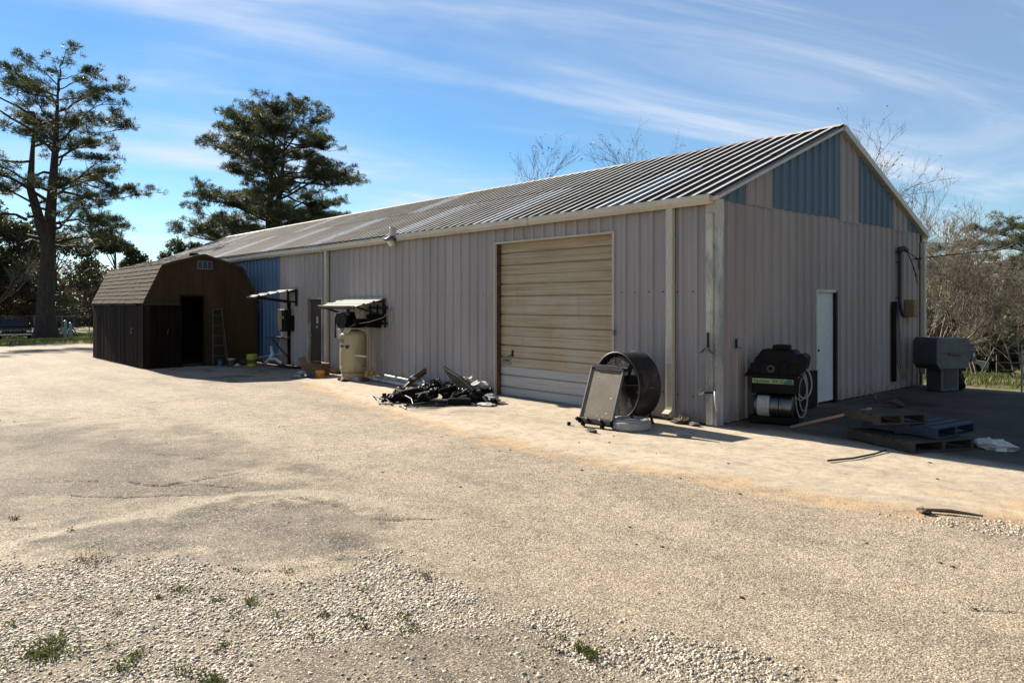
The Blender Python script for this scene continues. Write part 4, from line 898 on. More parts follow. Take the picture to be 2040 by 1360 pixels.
rod_frame('low rusty rod frame lying furthest left before the tyre', [[(-5.95, -2.35, .10), (-5.6, -2.35, .07), (-5.35, -2.42, .10), (-5.15, -2.45, .03)], [(-5.95, -2.35, .10), (-5.9, -2.3, .02), (-5.4, -2.55, .02), (-5.15, -2.45, .03)], [(-5.6, -2.35, .07), (-5.6, -2.38, .02)]])
rod_frame('rusty tubular bracket lying in front of the tyre', [[(-5.3, -2.1, .16), (-4.95, -2.15, .12), (-4.75, -2.25, .05), (-4.6, -2.1, .08), (-4.5, -1.95, .09)], [(-4.75, -2.25, .05), (-4.85, -2.42, .02), (-4.6, -2.5, .015)], [(-4.95, -2.15, .12), (-4.95, -2.25, .02)]], .014)
rod_frame('long thin steel rod along the front edge of the scrap heap', [[(-4.85, -2.48, .02), (-4.6, -2.2, .02), (-4.3, -1.6, .02)]], .012)
mb = MB(); mb.tube([(-5.15, -1.95, .06), (-4.8, -1.8, .09), (-4.55, -1.6, .08), (-4.4, -1.3, .16)], .02, 6); tag(mb.build('hose_piece', 'hose_white', smooth=True), 'pale curved hose across the front of the scrap heap', 'hose')
mb = MB(); mb.box((0, 0, .06), (.42, .26, .12)); mb.box((0, 0, .125), (.36, .20, .012)); tag(mb.build('battery_case', 'black_paint', None, (-4.42, -1.45, 0), (0, 0, rad(48)), bevel=.015), 'black boxy case with pale marks at the front of the scrap heap', 'case')

# ------------------------------------------------------------------ drum fan, radiator, round weight
t = thing('drum_fan', 'large black drum fan with rust-worn rim standing behind the radiator', 'fan', (-1.12, -.72, 0), -8)
RF, cz = .51, .585; AX = Matrix.Rotation(rad(90), 3, 'X')
mb = MB(); mb.lathe([(RF + .012, -.22), (RF + .012, -.20), (RF, -.19), (RF, .19), (RF + .012, .20), (RF + .012, .22), (RF - .012, .22), (RF - .018, .18), (RF - .018, -.18), (RF - .012, -.22)], 56, (0, 0, cz), AX, True); mb.build('shroud', 'rusty_black', t, smooth=True)
mb = MB(); mb.lathe([(RF - .0195, -.175), (RF - .0195, .175)], 48, (0, 0, cz), AX); mb.build('liner', 'black_paint', t, smooth=True)
mb = MB(); mb.lathe([(.40, .12), (RF - .02, .02), (RF - .02, .04), (.40, .14)], 40, (0, 0, cz), AX, True); mb.build('dark_ring', 'dark_metal', t, smooth=True)  # ring added to darken the inside of the drum
mb = MB(); mb.lathe([(0, -.16), (.13, -.16), (.15, -.12), (.15, .14), (0, .14)], 20, (0, 0, cz), AX); mb.build('motor', 'dark_metal', t, auto=True)
for k in range(6):
    a = k * math.pi / 3 + .2; mb = MB(); P = []
    for r_ in (.10, .25, .40, .49):
        tw = .55 - .5 * r_; w = .10 + .30 * r_
        for s in (-1, 1): P.append(Vector((math.cos(a + s * w / r_ * .4) * r_, s * tw * w * .5, cz + math.sin(a + s * w / r_ * .4) * r_)))
    mb.add(P, [(2 * j, 2 * j + 1, 2 * j + 3, 2 * j + 2) for j in range(3)]); o = mb.build('fan_blade', 'dark_metal', t); o.modifiers.new('s', 'SOLIDIFY').thickness = .006
for yy in (-.205, .205):
    mb = MB()
    for r_ in np.arange(.12, .52, .03): mb.tube([(math.cos(q * math.pi / 16) * r_, yy, cz + math.sin(q * math.pi / 16) * r_) for q in range(33)], .0035, 4, False)
    for k in range(8): a = k * math.pi / 4 + .1; mb.bar((math.cos(a) * .08, yy, cz + math.sin(a) * .08), (math.cos(a) * RF, yy, cz + math.sin(a) * RF), .008)
    mb.build('wire_guard', 'dark_metal', t)
for s in (-1, 1):
    mb = MB(); mb.bar((s * .36, -.2, .02), (s * .30, -.19, .20), .03); mb.bar((s * .36, .2, .02), (s * .30, .19, .20), .03); mb.bar((s * .36, -.22, .02), (s * .36, .22, .02), .03, .03); mb.build('leg', 'rusty_black', t)
mb = MB(); mb.tube([(RF * .93, -.04, cz - .02), (RF * 1.02, -.04, cz), (RF * 1.02, .07, cz), (RF * .93, .07, cz)], .010, 6); mb.build('handle', 'steel', t)
rd_tilt = Matrix.Rotation(rad(-22), 3, 'X')
t = thing('car_radiator', 'flat grey car radiator leaning back against the drum fan', 'radiator', (-1.13, -1.46, 0), 4)
def rp(mb, name, m_, **k):
    mb.v = [tuple(rd_tilt @ Vector(v) + Vector((0, 0, .03))) for v in mb.v]; return mb.build(name, m_, t, **k)
mb = MB(); mb.box((0, 0, .49), (.58, .035, .76)); core = rp(mb, 'core', 'fin_metal')
for s in (-1, 1): mb = MB(); mb.box((s * .297, 0, .49), (.018, .055, .80)); rp(mb, 'side_channel', 'alu')
mb = MB(); mb.box((0, 0, .055), (.62, .075, .09)); mb.cyl((-.29, -.03, .06), (-.29, -.10, .05), .032); rp(mb, 'bottom_tank', 'black_paint', bevel=.015)
mb = MB(); mb.box((0, 0, .895), (.60, .07, .045)); mb.cyl((.22, 0, .90), (.38, 0, .91), .028); rp(mb, 'top_tank', 'black_paint', bevel=.012)
mb = MB(); mb.box((-.04, -.02, .93), (.50, .03, .016)); mb.box((.05, -.02, .872), (.52, .03, .012)); rp(mb, 'clamp_strip', 'steel')
for x in (-.22, .14): mb = MB(); mb.box((x, 0, .0), (.05, .05, .05)); rp(mb, 'foot_peg', 'black_paint')
for x in (-.14, .11): mb = MB(); mb.lathe([(0, -.02), (.022, -.02), (.026, .01), (0, .015)], 10, (x, -.045, .075), Matrix.Rotation(rad(90), 3, 'X')); rp(mb, 'bolt', 'steel')
for x, z, s_ in ((-.13, .74, .018), (.20, .43, .035), (.17, .20, .03), (.02, .15, .02), (.12, .13, .015)):
    mb = MB(); mb.blob((x, -.018, z), (s_ * .7, .0015, s_ * .55), .3, 5, 8, seed=int(z * 100)); rp(mb, 'paint_spatter', 'cloth_white')
t = thing('round_weight', 'pale grey round concrete-filled wheel lying before the drum fan', 'weight', (-.72, -1.12, 0))
mb = MB(); mb.lathe([(0, .0), (.285, .0), (.292, .012), (.300, .02), (.302, .10), (.296, .112), (.272, .122), (.262, .150), (.205, .158), (.195, .11), (0, .11)], 40); mb.build('drum', 'concrete', t, auto=True)
mb = MB(); mb.lathe([(0, .112), (.18, .112), (.17, .122), (0, .122)], 24); mb.build('inner_disc', 'grey_dark', t, auto=True)
mb = MB(); mb.bar((.10, -1.12, .008), (.32, -1.10, .010), .03, .014); tag(mb.build('wood_chip', 'lumber'), 'short pale wood splinter in the radiator shadow', 'wood strip')
mb = MB(); mb.blob((-.9, -1.78, .02), (.10, .03, .03), .4, seed=5); tag(mb.build('bark_scrap', 'brown_wood'), 'curled dark scrap on the ground before the radiator', 'scrap')
mb = MB(); mb.blob((-1.55, -1.58, .02), (.04, .03, .03), .3, seed=6); tag(mb.build('clod', 'black_grease'), 'small black clod beside the radiator foot', 'clod')
mb = MB(); mb.blob((-.5, -.2, .03), (.16, .07, .05), .35, seed=15); mb.blob((-.22, -.22, .025), (.12, .05, .03), .35, seed=16); tag(mb.build('leaf_litter', 'brown_wood'), 'dark leaf litter gathered at the wall foot under the downspout', 'litter', None, 'stuff')
# faucet hardware on the corner post
t = thing('corner_bracket', 'rusty two-winged bracket on the stained corner post', 'bracket', (-.05, -.115, 1.17))
mb = MB(); mb.box((0, -.008, .13), (.025, .02, .22)); mb.build('strap', 'dark_metal', t)
for s in (-1, 1): mb = MB(); mb.prism([(0, .02), (s * .05, .0), (s * .13, -.07), (s * .07, -.06)], lambda a, b, d: (a, d, b), -.03, -.045); mb.build('wing', 'rust', t)
t = thing('hose_tap', 'small tap with white hanging pipe low on the corner post', 'tap', (.06, -.06, .50))
mb = MB(); mb.bar((-.17, -.06, .0), (.0, -.06, .02), .02, .025); mb.build('clamp', 'dark_metal', t)
mb = MB(); mb.tube([(.01, -.06, .04), (.02, -.07, -.1), (.05, -.08, -.26)], .015, 8); mb.build('pipe', 'white_plastic', t, smooth=True)
mb = MB(); mb.tube([(-.26, 0, .05), (-.30, -.04, -.0), (-.26, -.06, -.03), (-.20, -.05, .0)], .006, 5); mb.box((-.21, -.05, -.01), (.07, .02, .03), Matrix.Rotation(-.6, 3, 'Y')); mb.build('cable', 'white_plastic', t)
t = thing('hasp_bracket', 'small dark hasp fixed to the gable wall beside the corner post', 'bracket', (.034, .52, 1.2))
mb = MB(); mb.box((.01, 0, .03), (.02, .035, .14)); mb.bar((.012, .0, -.03), (.012, .17, -.04), .008); mb.build('plate', 'dark_metal', t)

# ------------------------------------------------------------------ lamp at the eave
t = thing('eave_lamp', 'white dusk lamp with glass bulb hung at the gutter break', 'lamp', (-8.68, -.2, 3.42))
mb = MB(); mb.box((0, .05, .14), (.13, .13, .22)); mb.lathe([(0, .27), (.04, .27), (.04, .25)], 12); mb.build('ballast_box', 'corner_metal', t, bevel=.02)
mb = MB(); mb.lathe([(.05, .05), (.12, .0), (.19, -.05), (.185, -.055), (.11, -.01), (.045, .04)], 24); mb.build('reflector', 'steel', t, smooth=True)
mb = MB(); mb.lathe([(.04, -.0), (.07, -.05), (.085, -.11), (.07, -.17), (.03, -.20), (0, -.205)], 20); mb.build('bulb', 'lamp_glass', t, smooth=True)

# ------------------------------------------------------------------ gable side: black shop machine
t = thing('shop_machine', 'black wheeled shop machine with silver tank and green nameplate by the gable', 'machine', (.47, .98, 0), -72)
# local +x faces the open yard, y runs along the gable
mb = MB(); mb.box((0, 0, .07), (.50, .70, .10)); mb.box((-.2, 0, .45), (.06, .66, .75)); mb.build('frame', 'black_paint', t, bevel=.01)
mb = MB(); mb.lathe([(0, -.285), (.155, -.28), (.168, -.27), (.17, -.25), (.17, .25), (.168, .27), (.155, .28), (0, .285)], 30, (.10, -.02, .27), Matrix.Rotation(rad(90), 3, 'X')); tk = mb.build('silver_tank', 'steel', t, auto=True)
mb = MB(); vs = []
for j in range(13):
    a = rad(-70 + 140 * j / 12); vs += [(.10 + .1735 * math.cos(a), -.25, .27 + .1735 * math.sin(a)), (.10 + .1735 * math.cos(a), -.07, .27 + .1735 * math.sin(a))]
mb.add(vs, [(2 * j, 2 * j + 1, 2 * j + 3, 2 * j + 2) for j in range(12)]); mb.build('paper_label', 'label_paper', tk)
mb = MB(); mb.lathe([(.172, -.006), (.178, -.006), (.178, .006), (.172, .006)], 30, (.10, .07, .27), Matrix.Rotation(rad(90), 3, 'X'), True); mb.build('tank_strap', 'dark_metal', tk)
mb = MB(); mb.box((.0, 0, .60), (.46, .68, .26)); mb.build('control_cabinet', 'black_paint', t, bevel=.02)
mb = MB(); mb.box((.235, -.02, .665), (.012, .60, .075)); npl = mb.build('nameplate', 'label_green', t)
fc = bpy.data.curves.new('lettering', 'FONT'); fc.body = 'Equalizer 300 ED'; fc.size = .068; fc.extrude = .0015; fc.align_x = 'LEFT'; fc.align_y = 'CENTER'
ft = bpy.data.objects.new('lettering_curve', fc); fo = bpy.data.objects.new('lettering', bpy.data.meshes.new_from_object(ft)); bpy.data.objects.remove(ft); C.objects.link(fo); fo.parent = npl; fo.location = (.2425, -.30, .663); fo.rotation_euler = (rad(90), 0, rad(90)); fo.data.materials.clear(); fo.data.materials.append(M['black_paint'])
mb = MB(); mb.prism([(.14, .63), (.27, .63), (.27, .70), (.20, .70)], lambda a, b, d: (d, a, b), .2412, .2422); mb.build('nameplate_swoosh', mat('teal_print', (.05, .16, .19), None, 5), npl)
hood = thing('engine_cover', 'big black plastic engine cover heaped on the shop machine', 'cover', (.47, .98, .735), -72)
mb = MB(); mb.prism([(-.55, .0), (.40, .0), (.52, .12), (.56, .30), (.47, .36), (.40, .33), (.33, .40), (-.22, .41), (-.35, .26), (-.42, .12)], lambda a, b, d: (d, a * .84, b), -.22, .20); mb.build('shell', 'black_paint', hood, bevel=.02)
for k in range(5): mb = MB(); mb.box((.205, -.30 + .145 * k, .12), (.03, .115, .16 + .05 * (k % 2))); mb.build('rib_block', 'black_paint', hood, bevel=.012)
mb = MB(); mb.box((0, .08, .44), (.26, .24, .08)); mb.build('top_knob', 'black_paint', hood, bevel=.02)
for k in range(3): mb = MB(); mb.box((.02, -.33 + .06 * k, .12 + .10 * k), (.36, .09, .05)); mb.build('step_edge', 'grey_dark', hood, bevel=.01)
mb = MB(); mb.lathe([(.03, 0), (.06, 0), (.06, .02), (.03, .02)], 16, (.21, -.05, .12), Matrix.Rotation(rad(90), 3, 'Y'), True); mb.build('round_boss', 'grey_dark', hood)
mb = MB(); mb.box((.20, -.06, .005), (.10, .76, .03)); mb.build('lip', 'black_paint', hood)
t2 = thing('hose_coil', 'loops of pale hose hanging from the shop machine', 'hose', (.83, 1.02, .12), -72)
for k, (w_, zt, zb2, dx_) in enumerate(((.10, .72, .26, 0), (.085, .66, .0, .03), (.06, .60, .1, -.02), (.11, .75, .30, .05))):
    mb = MB(); P = [(dx_ + .012 * math.sin(3 * a), w_ * math.cos(a) + .02 * k, (zt + zb2) / 2 + (zt - zb2) / 2 * math.sin(a)) for a in np.linspace(0, 2 * math.pi, 28)]
    mb.tube(P, .011, 6, False); mb.build('hose_loop', 'hose_white', t2, smooth=True)
mb = MB(); mb.box((.075, 2.15, .335), (.05, 2.0, .65)); tag(mb.build('black_panel', 'black_paint', bevel=.01), 'dark panel leaning on the gable wall between machine and white door', 'panel')

# ------------------------------------------------------------------ pallets
def pallet(label, loc, rz, w, d, m_, nd=6, h=.13):
    t = thing('pallet', label, 'pallet', loc, rz, 'pallets stacked beside the gable')
    for k in range(3): mb = MB(); mb.box((0, -d / 2 + .025 + k * (d - .05) / 2, h / 2), (w, .045, h - .04)); mb.build('stringer', m_, t)
    for k in range(nd): bw = w / nd - .035; mb = MB(); mb.box((-w / 2 + bw / 2 + k * (w - bw) / (nd - 1), rnd.uniform(-.01, .01), h - .01), (bw, d, .018), Matrix.Rotation(rnd.uniform(-.015, .015), 3, 'Z')); mb.build('deck_board', m_, t)
    for k in range(3): mb = MB(); mb.box((-w / 2 + .05 + k * (w - .1) / 2, 0, .01), (.095, d, .018)); mb.build('bottom_board', m_, t)
    return t
pallet('weathered wooden pallet at the bottom of the stack by the gable', (2.48, .68, .0), -24, 1.08, 1.0, 'pallet_wood', 7, .14)
pallet('blue painted pallet in the middle of the stack', (2.50, .95, .146), -10, 1.0, .95, 'pallet_blue', 6, .14)
pallet('small wooden pallet on top of the stack', (2.13, .62, .292), -32, .92, .72, 'pallet_wood', 6, .13)
mb = MB(); mb.bar((.90, .62, .03), (2.1, .42, .445), .075, .035); tag(mb.build('lumber_stick', 'lumber'), 'long pale lumber stick propped on the pallet stack', 'lumber')
mb = MB(); mb.blob((2.2, .95, .47), (.14, .10, .06), .35, seed=31); tag(mb.build('red_rag', mat('red_cloth', (.05, .012, .010), None, 8)), 'dark red rag on the top pallet', 'rag')
mb = MB(); mb.tube([(1.98, .95, .43), (1.96, .93, .6), (1.9, .9, .68)], .005, 5); tag(mb.build('wire_piece', 'steel'), 'thin wire sticking up from the top pallet', 'wire')
mb = MB(); mb.blob((3.36, 1.08, .05), (.22, .13, .08), .4, 9, 14, seed=33); tag(mb.build('plastic_bag', 'white_plastic'), 'crumpled white plastic bag on the ground past the pallets', 'bag')
mb = MB(); mb.tube([(2.27, -1.21, .012), (2.41, -.85, .012), (2.48, -.4, .012), (2.5, -.1, .02)], .012, 6); tag(mb.build('dark_line', 'dark_metal'), 'thin bent dark line on the ground in front of the pallets', 'rod')  # thin dark line on the ground, modelled as a bent tube
mb = MB(); mb.tube([(3.72, -2.62, .012), (3.95, -2.5, .02), (4.18, -2.42, .012)], [.012, .018, .008], 5); mb.blob((3.78, -2.63, .012), (.07, .05, .02), .4, seed=36); tag(mb.build('twig', 'brown_wood'), 'dark twig lying on the sand by the gravel strip', 'twig')

# ------------------------------------------------------------------ power service on the gable
t = thing('service_mast', 'dark electrical conduit with weatherhead on the gable wall', 'conduit', (.09, 6.98, 0))
mb = MB(); mb.tube([(.02, 0, 2.98), (.0, 0, 2.92), (0, 0, 1.95), (.0, .04, 1.75), (0, .16, 1.62), (.0, .26, 1.58)], .036, 10); mb.build('pipe', 'grey_dark', t, smooth=True)
mb = MB(); mb.tube([(-.02, -.02, 2.93), (.01, .0, 3.02), (.06, .06, 3.04), (.10, .14, 2.98)], [.05, .065, .06, .045], 10); mb.build('weatherhead', 'grey_dark', t, smooth=True)
for z in (2.75, 1.98): mb = MB(); mb.box((-.02, 0, z), (.06, .11, .03)); mb.build('clamp', 'dark_metal', t)
for k, P in enumerate(([(.10, .14, 2.97), (.14, .3, 2.72), (.12, .5, 2.55), (.06, .85, 2.45)], [(.10, .14, 2.97), (.2, .25, 2.6), (.16, .45, 2.42), (.06, .88, 2.30)], [(.10, .14, 2.97), (.2, .35, 2.85), (.15, .65, 2.78), (.06, .9, 2.62)])):
    mb = MB(); mb.tube(P, .009, 5); mb.build('drip_wire', 'black_paint', t, smooth=True)
mb = MB(); mb.tube([(.06, 7.9, 2.85), (-.05, 14, 3.35), (-.3, 25, 5.0), (-.6, 40, 7.8)], .014, 5); tag(mb.build('power_line', 'black_paint', smooth=True), 'black power line rising from the weatherhead towards the trees', 'cable')
mb = MB(); mb.tube([(-9.5, 36, 5.35), (-4, 36.3, 5.0), (4, 36.8, 5.05), (14, 37.4, 5.4)], .022, 5); tag(mb.build('phone_line', 'black_paint', smooth=True), 'level black cable crossing behind the bare trees', 'cable')
t = thing('meter_box', 'tan electrical box at the end of the dark conduit', 'electrical box', (.04, 7.42, 1.58))
mb = MB(); mb.box((.10, .08, .17), (.18, .30, .38)); mb.build('case', 'box_tan', t, bevel=.01)
mb = MB(); mb.box((.195, .08, .17), (.012, .26, .33)); mb.build('cover', 'box_tan', t, bevel=.005)
t = thing('wiring_board', 'dark brown upright board with dangling wires on the gable wall', 'board', (.045, 6.76, 0))
mb = MB(); mb.box((.015, 0, 1.05), (.03, .17, 1.70)); mb.build('board', 'plank_dark', t)
for k in range(3): mb = MB(); mb.tube([(.05, .04 + .03 * k, 1.88), (.06, .10 + .05 * k, 1.2), (.05, .06 + .1 * k, .6), (.10, .2 + .12 * k, .22), (.05, .3 + .1 * k, .3)], .006, 5); mb.build('wire', 'grey_dark', t, smooth=True)
t = thing('parts_washer', 'grey chamfered machine cabinet on a pedestal at the far gable corner', 'machine', (.72, 7.6, 0), -20); t.scale = (.86, .86, .95)
hexp = [(-.62, .62), (-.50, .50), (.42, .50), (.60, .74), (.60, .86), (.60, 1.02), (.50, 1.18), (-.55, 1.20), (-.62, 1.12)]
mb = MB(); mb.prism([(a, b) for a, b in hexp], lambda a, b, d: (d, a, b), -.33, .33); cb = mb.build('cabinet', 'grey_blue', t, bevel=.02)
mb = MB(); mb.box((.335, -.02, .86), (.01, 1.16, .012)); mb.build('lid_seam', 'grey_dark', cb)
mb = MB(); mb.bar((.35, -.22, .84), (.37, .20, .80), .03, .02); mb.build('lid_handle', 'grey_dark', cb)
mb = MB(); mb.box((0, .0, .26), (.42, .62, .52)); mb.build('pedestal', 'grey_blue', t, bevel=.02)
mb = MB(); mb.box((.212, .0, .28), (.01, .44, .40)); mb.build('pedestal_door', 'grey_dark', t)
mb = MB(); mb.tube([(.1, .62, .55), (.12, .72, .70), (.12, .82, .88), (.08, .95, .92)], .03, 8); mb.build('duct', 'steel', t, smooth=True)
mb = MB(); mb.box((.06, .98, .78), (.10, .16, .30)); cb2 = mb.build('control_box', 'grey_blue', t, bevel=.01)
mb = MB(); mb.box((.114, .98, .78), (.006, .08, .09)); mb.build('sticker', 'label_paper', cb2)
mb = MB(); mb.blob((-.05, .52, .30), (.22, .20, .26), .25, seed=50); mb.blob((.0, .58, .10), (.15, .14, .10), .25, seed=51); mb.build('pump_unit', 'black_grease', t)

# sign stand at the right edge
t = thing('sign_stand', 'thin grey sign stand with red and white board at the lawn edge', 'sign', (1.95, 8.45, 0), 50)
for s in (0, 1): mb = MB(); mb.box((.45 * s, 0, .5), (.025, .025, 1.0)); mb.build('upright', 'alu', t)
for z in (.97, .86, .42): mb = MB(); mb.box((.225, 0, z), (.43, .02, .02)); mb.build('crossbar', 'alu', t)
mb = MB(); mb.box((.235, -.005, .33), (.38, .012, .10)); mb.build('board', 'white_paint', t)
mb = MB(); mb.box((.235, -.004, .24), (.38, .012, .06)); mb.build('board', 'sign_red', t)

# ------------------------------------------------------------------ trees
def gz(x, y): return float(drop(np.array([float(x)]), np.array([float(y)]))[0]) - .01
def seg_mesh(name, S, n=5):
    """tapered limb segments -> one mesh; S rows: p0(3) p1(3) r0 r1"""
    S = np.asarray(S, float); p, q = S[:, :3], S[:, 3:6]; d = q - p; d /= np.linalg.norm(d, axis=1)[:, None] + 1e-9
    u = np.where(np.abs(d[:, 2:3]) < .9, np.array([[0, 0, 1.]]), np.array([[1., 0, 0]])); a = np.cross(d, u); a /= np.linalg.norm(a, axis=1)[:, None]; b = np.cross(d, a)
    V = []
    for c, r in ((p, S[:, 6]), (q, S[:, 7])):
        for j in range(n): w = 2 * math.pi * j / n; V.append(c + (a * math.cos(w) + b * math.sin(w)) * r[:, None])
    V = np.stack(V, 1).reshape(-1, 3); o = (np.arange(len(S)) * 2 * n)[:, None]
    F = np.concatenate([np.concatenate([o + j, o + (j + 1) % n, o + n + (j + 1) % n, o + n + j], 1) for j in range(n)])
    me = raw(name, V, F); me.polygons.foreach_set('use_smooth', np.ones(len(F), bool)); return me
def tuft_mesh(name, c, d, n, ln, wd, r, spread=.9, up=.25, jit=.05):
    """needle or leaf tufts: n pointed blades per centre"""
    N_ = len(c); c = np.repeat(c, n, 0); d = np.repeat(d, n, 0); k = N_ * n
    v = r.normal(0, 1, (k, 3)); v /= np.linalg.norm(v, axis=1)[:, None]; w = d * .7 + v * spread + np.array([[0, 0, up]]); w /= np.linalg.norm(w, axis=1)[:, None]
    s = np.cross(w, r.normal(0, 1, (k, 3))); s /= np.linalg.norm(s, axis=1)[:, None] + 1e-9
    b = c + r.normal(0, jit, (k, 3)); Ln = ln * (.6 + .8 * r.random((k, 1))); Wd = wd * (.6 + .8 * r.random((k, 1)))
    V = np.stack([b, b + w * Ln * .45 + s * Wd, b + w * Ln, b + w * Ln * .45 - s * Wd], 1).reshape(-1, 3)
    return raw(name, V, (np.arange(k) * 4)[:, None] + np.array([[0, 1, 2, 3]]))
def pine(label, x, y, H, r0, cb, prof, seed, nb=46, lean=(0, 0), fork=None, needles='needles', dens=1.0, tl=.34, group=None, nw=.03):
    r = np.random.default_rng(seed); z0 = gz(x, y); t = thing('pine_tree', label, 'tree', (x, y, z0), 0, group)
    def tr(f, off=(0, 0)): return np.array([lean[0] * f * f + off[0] + .25 * math.sin(f * 5 + seed), lean[1] * f * f + off[1] + .2 * math.cos(f * 4 + seed), H * f])
    S = []; K = 16
    for k in range(K):
        f0, f1 = k / K, (k + 1) / K; R = lambda f: max(.03, r0 * (1.28 * math.exp(-f * 22) * .35 + (1 - f) ** .85))
        p, q = tr(f0), tr(f1); S.append([*p, *q, R(f0), R(f1)])
    if fork:
        f0, dx_, dy_, hh2 = fork; K2 = 9; prev = tr(f0)
        for k in range(K2):
            f = (k + 1) / K2; fz_ = f0 + (hh2 - f0) * f; e = min(1, f * 2.2); q = tr(fz_) + np.array([dx_ * e, dy_ * e, 0]); rr0 = r0 * .62 * (1 - (k / K2)) + .04; S.append([*prev, *q, rr0, r0 * .62 * (1 - f) + .04]); prev = q
    link('trunk', seg_mesh('trunk', S, 12), 'bark_pine', t)
    B = []; cs = []; ds = []
    for i in range(nb):
        f = (i + .5) / nb; hf = cb + (.97 - cb) * f; az = i * 2.39996 + r.normal(0, .35); ln = prof(f) * r.uniform(.72, 1.1)
        onf = fork and r.random() < .45 and fork[0] < hf < fork[3]
        o = tr(hf) + (np.array([fork[1], fork[2], 0]) if onf else 0)
        dv_ = np.array([math.cos(az), math.sin(az), 0]); rise = r.uniform(-.30, .55) + .3 * f ** 2
        prev = o; br = max(.025, .085 * ln / 4); K3 = 7; pts = [o]
        side_ = np.array([-dv_[1], dv_[0], 0]); bend = r.normal(0, .18)
        for k in range(K3):
            g_ = (k + 1) / K3; q = o + dv_ * ln * g_ + side_ * ln * bend * g_ * g_ + np.array([0, 0, ln * (rise * g_ + .05 * math.sin(g_ * 5 + i))]) + r.normal(0, .06, 3)
            B.append([*prev, *q, br * (1 - k / K3) + .014, br * (1 - g_) + .014]); prev = q; pts.append(q)
        # foliage pads: rounded clusters of tufts carried on side twigs
        for j in range(int(max(3, 1.9 * ln * dens))):
            g_ = r.uniform(.22, 1.0) ** .75; k = min(K3 - 1, int(g_ * K3)); p = pts[k] + (pts[k + 1] - pts[k]) * (g_ * K3 - k)
            a2 = az + r.choice([-1, 1]) * r.uniform(.2, 1.3); l2 = ln * r.uniform(.10, .26) + .25
            e = np.array([math.cos(a2), math.sin(a2), r.uniform(.05, .55)]); q = p + e * l2; B.append([*p, *q, .02, .012])
            pr = r.uniform(.30, .68)
            for m_ in range(int(r.integers(7, 13))):
                v = r.normal(0, 1, 3); v /= np.linalg.norm(v); v[2] = abs(v[2]) * .9 - .18; c_ = q + v * pr * np.array([1, 1, .8]) * r.random() ** .4
                (B.append([*q, *c_, .012, .008]) if m_ % 2 else None); cs.append(c_); ds.append(v / (np.linalg.norm(v) + 1e-6))
    link('branches', seg_mesh('branches', B, 3), 'bark_pine', t)
    link('crown', tuft_mesh('crown', np.array(cs), np.array(ds), 18, tl * .66, nw * .55, r, .95, .3, .06), needles, t)
    return t
def bare(label, x, y, H, seed, stems=1, levels=5, r0=.12, spread=.55, leaves=0, bark='bark_grey', leafm='leaves_dry', arch=0., group=None, lean=0., cat='tree', name='bare_tree', kids=(3, 5)):
    r = np.random.default_rng(seed); t = thing(name, label, cat, (x, y, gz(x, y)), 0, group); S = []; tips = []
    def grow(p, d, ln, rr, lv):
        K = 4 if lv < 3 else 3; q = p; pts = [p]; dd = d
        for k in range(K):
            dd = dd + r.normal(0, .13, 3) + np.array([0, 0, (.05 if lv else .1) - arch * lv * .05 * k]); dd = dd / np.linalg.norm(dd); n_ = q + dd * ln / K
            S.append([*q, *n_, rr * (1 - .55 * k / K), rr * (1 - .55 * (k + 1) / K)]); q = n_; pts.append(q)
        if lv >= levels: tips.append((q, dd)); return
        if lv == levels - 1 and r.random() < .3: tips.append((q, dd)); return
        for _ in range(int(r.integers(kids[0], kids[1] + 1))):
            g_ = r.uniform(.3, 1.); k = min(K - 1, int(g_ * K)); o = pts[k] + (pts[k + 1] - pts[k]) * (g_ * K - k)
            v = r.normal(0, 1, 3); v -= dd * v.dot(dd); v /= np.linalg.norm(v); e = dd * (1 - spread * .5) + v * spread * r.uniform(.6, 1.2) + np.array([0, 0, .12]); e /= np.linalg.norm(e)
            grow(o, e, ln * r.uniform(.48, .72), max(.006, rr * .5), lv + 1)
    for s in range(stems):
        a = r.uniform(0, 6.28); k = .0 if stems == 1 else r.uniform(.25, .95)
        d = np.array([math.cos(a) * k + lean, math.sin(a) * k, 1.]); d /= np.linalg.norm(d); grow(np.array([r.normal(0, .12 * (stems > 1)), r.normal(0, .12 * (stems > 1)), -.05]), d, H * .46, r0 * r.uniform(.6, 1.), 0)
    S = np.array(S); big_ = S[:, 6] > r0 * .45
    link('trunk', seg_mesh('trunk', S[big_], 7), bark, t); link('branches', seg_mesh('branches', S[~big_], 3), bark, t)
    if leaves and tips:
        P = np.array([q for q, d in tips]); D = np.array([d for q, d in tips]); ix = r.integers(0, len(P), leaves); link('leaves', tuft_mesh('leaves', P[ix] + r.normal(0, .12, (leaves, 3)), D[ix], 2, .11, .03, r, 1.2, 0, .1), leafm, t)
    return t
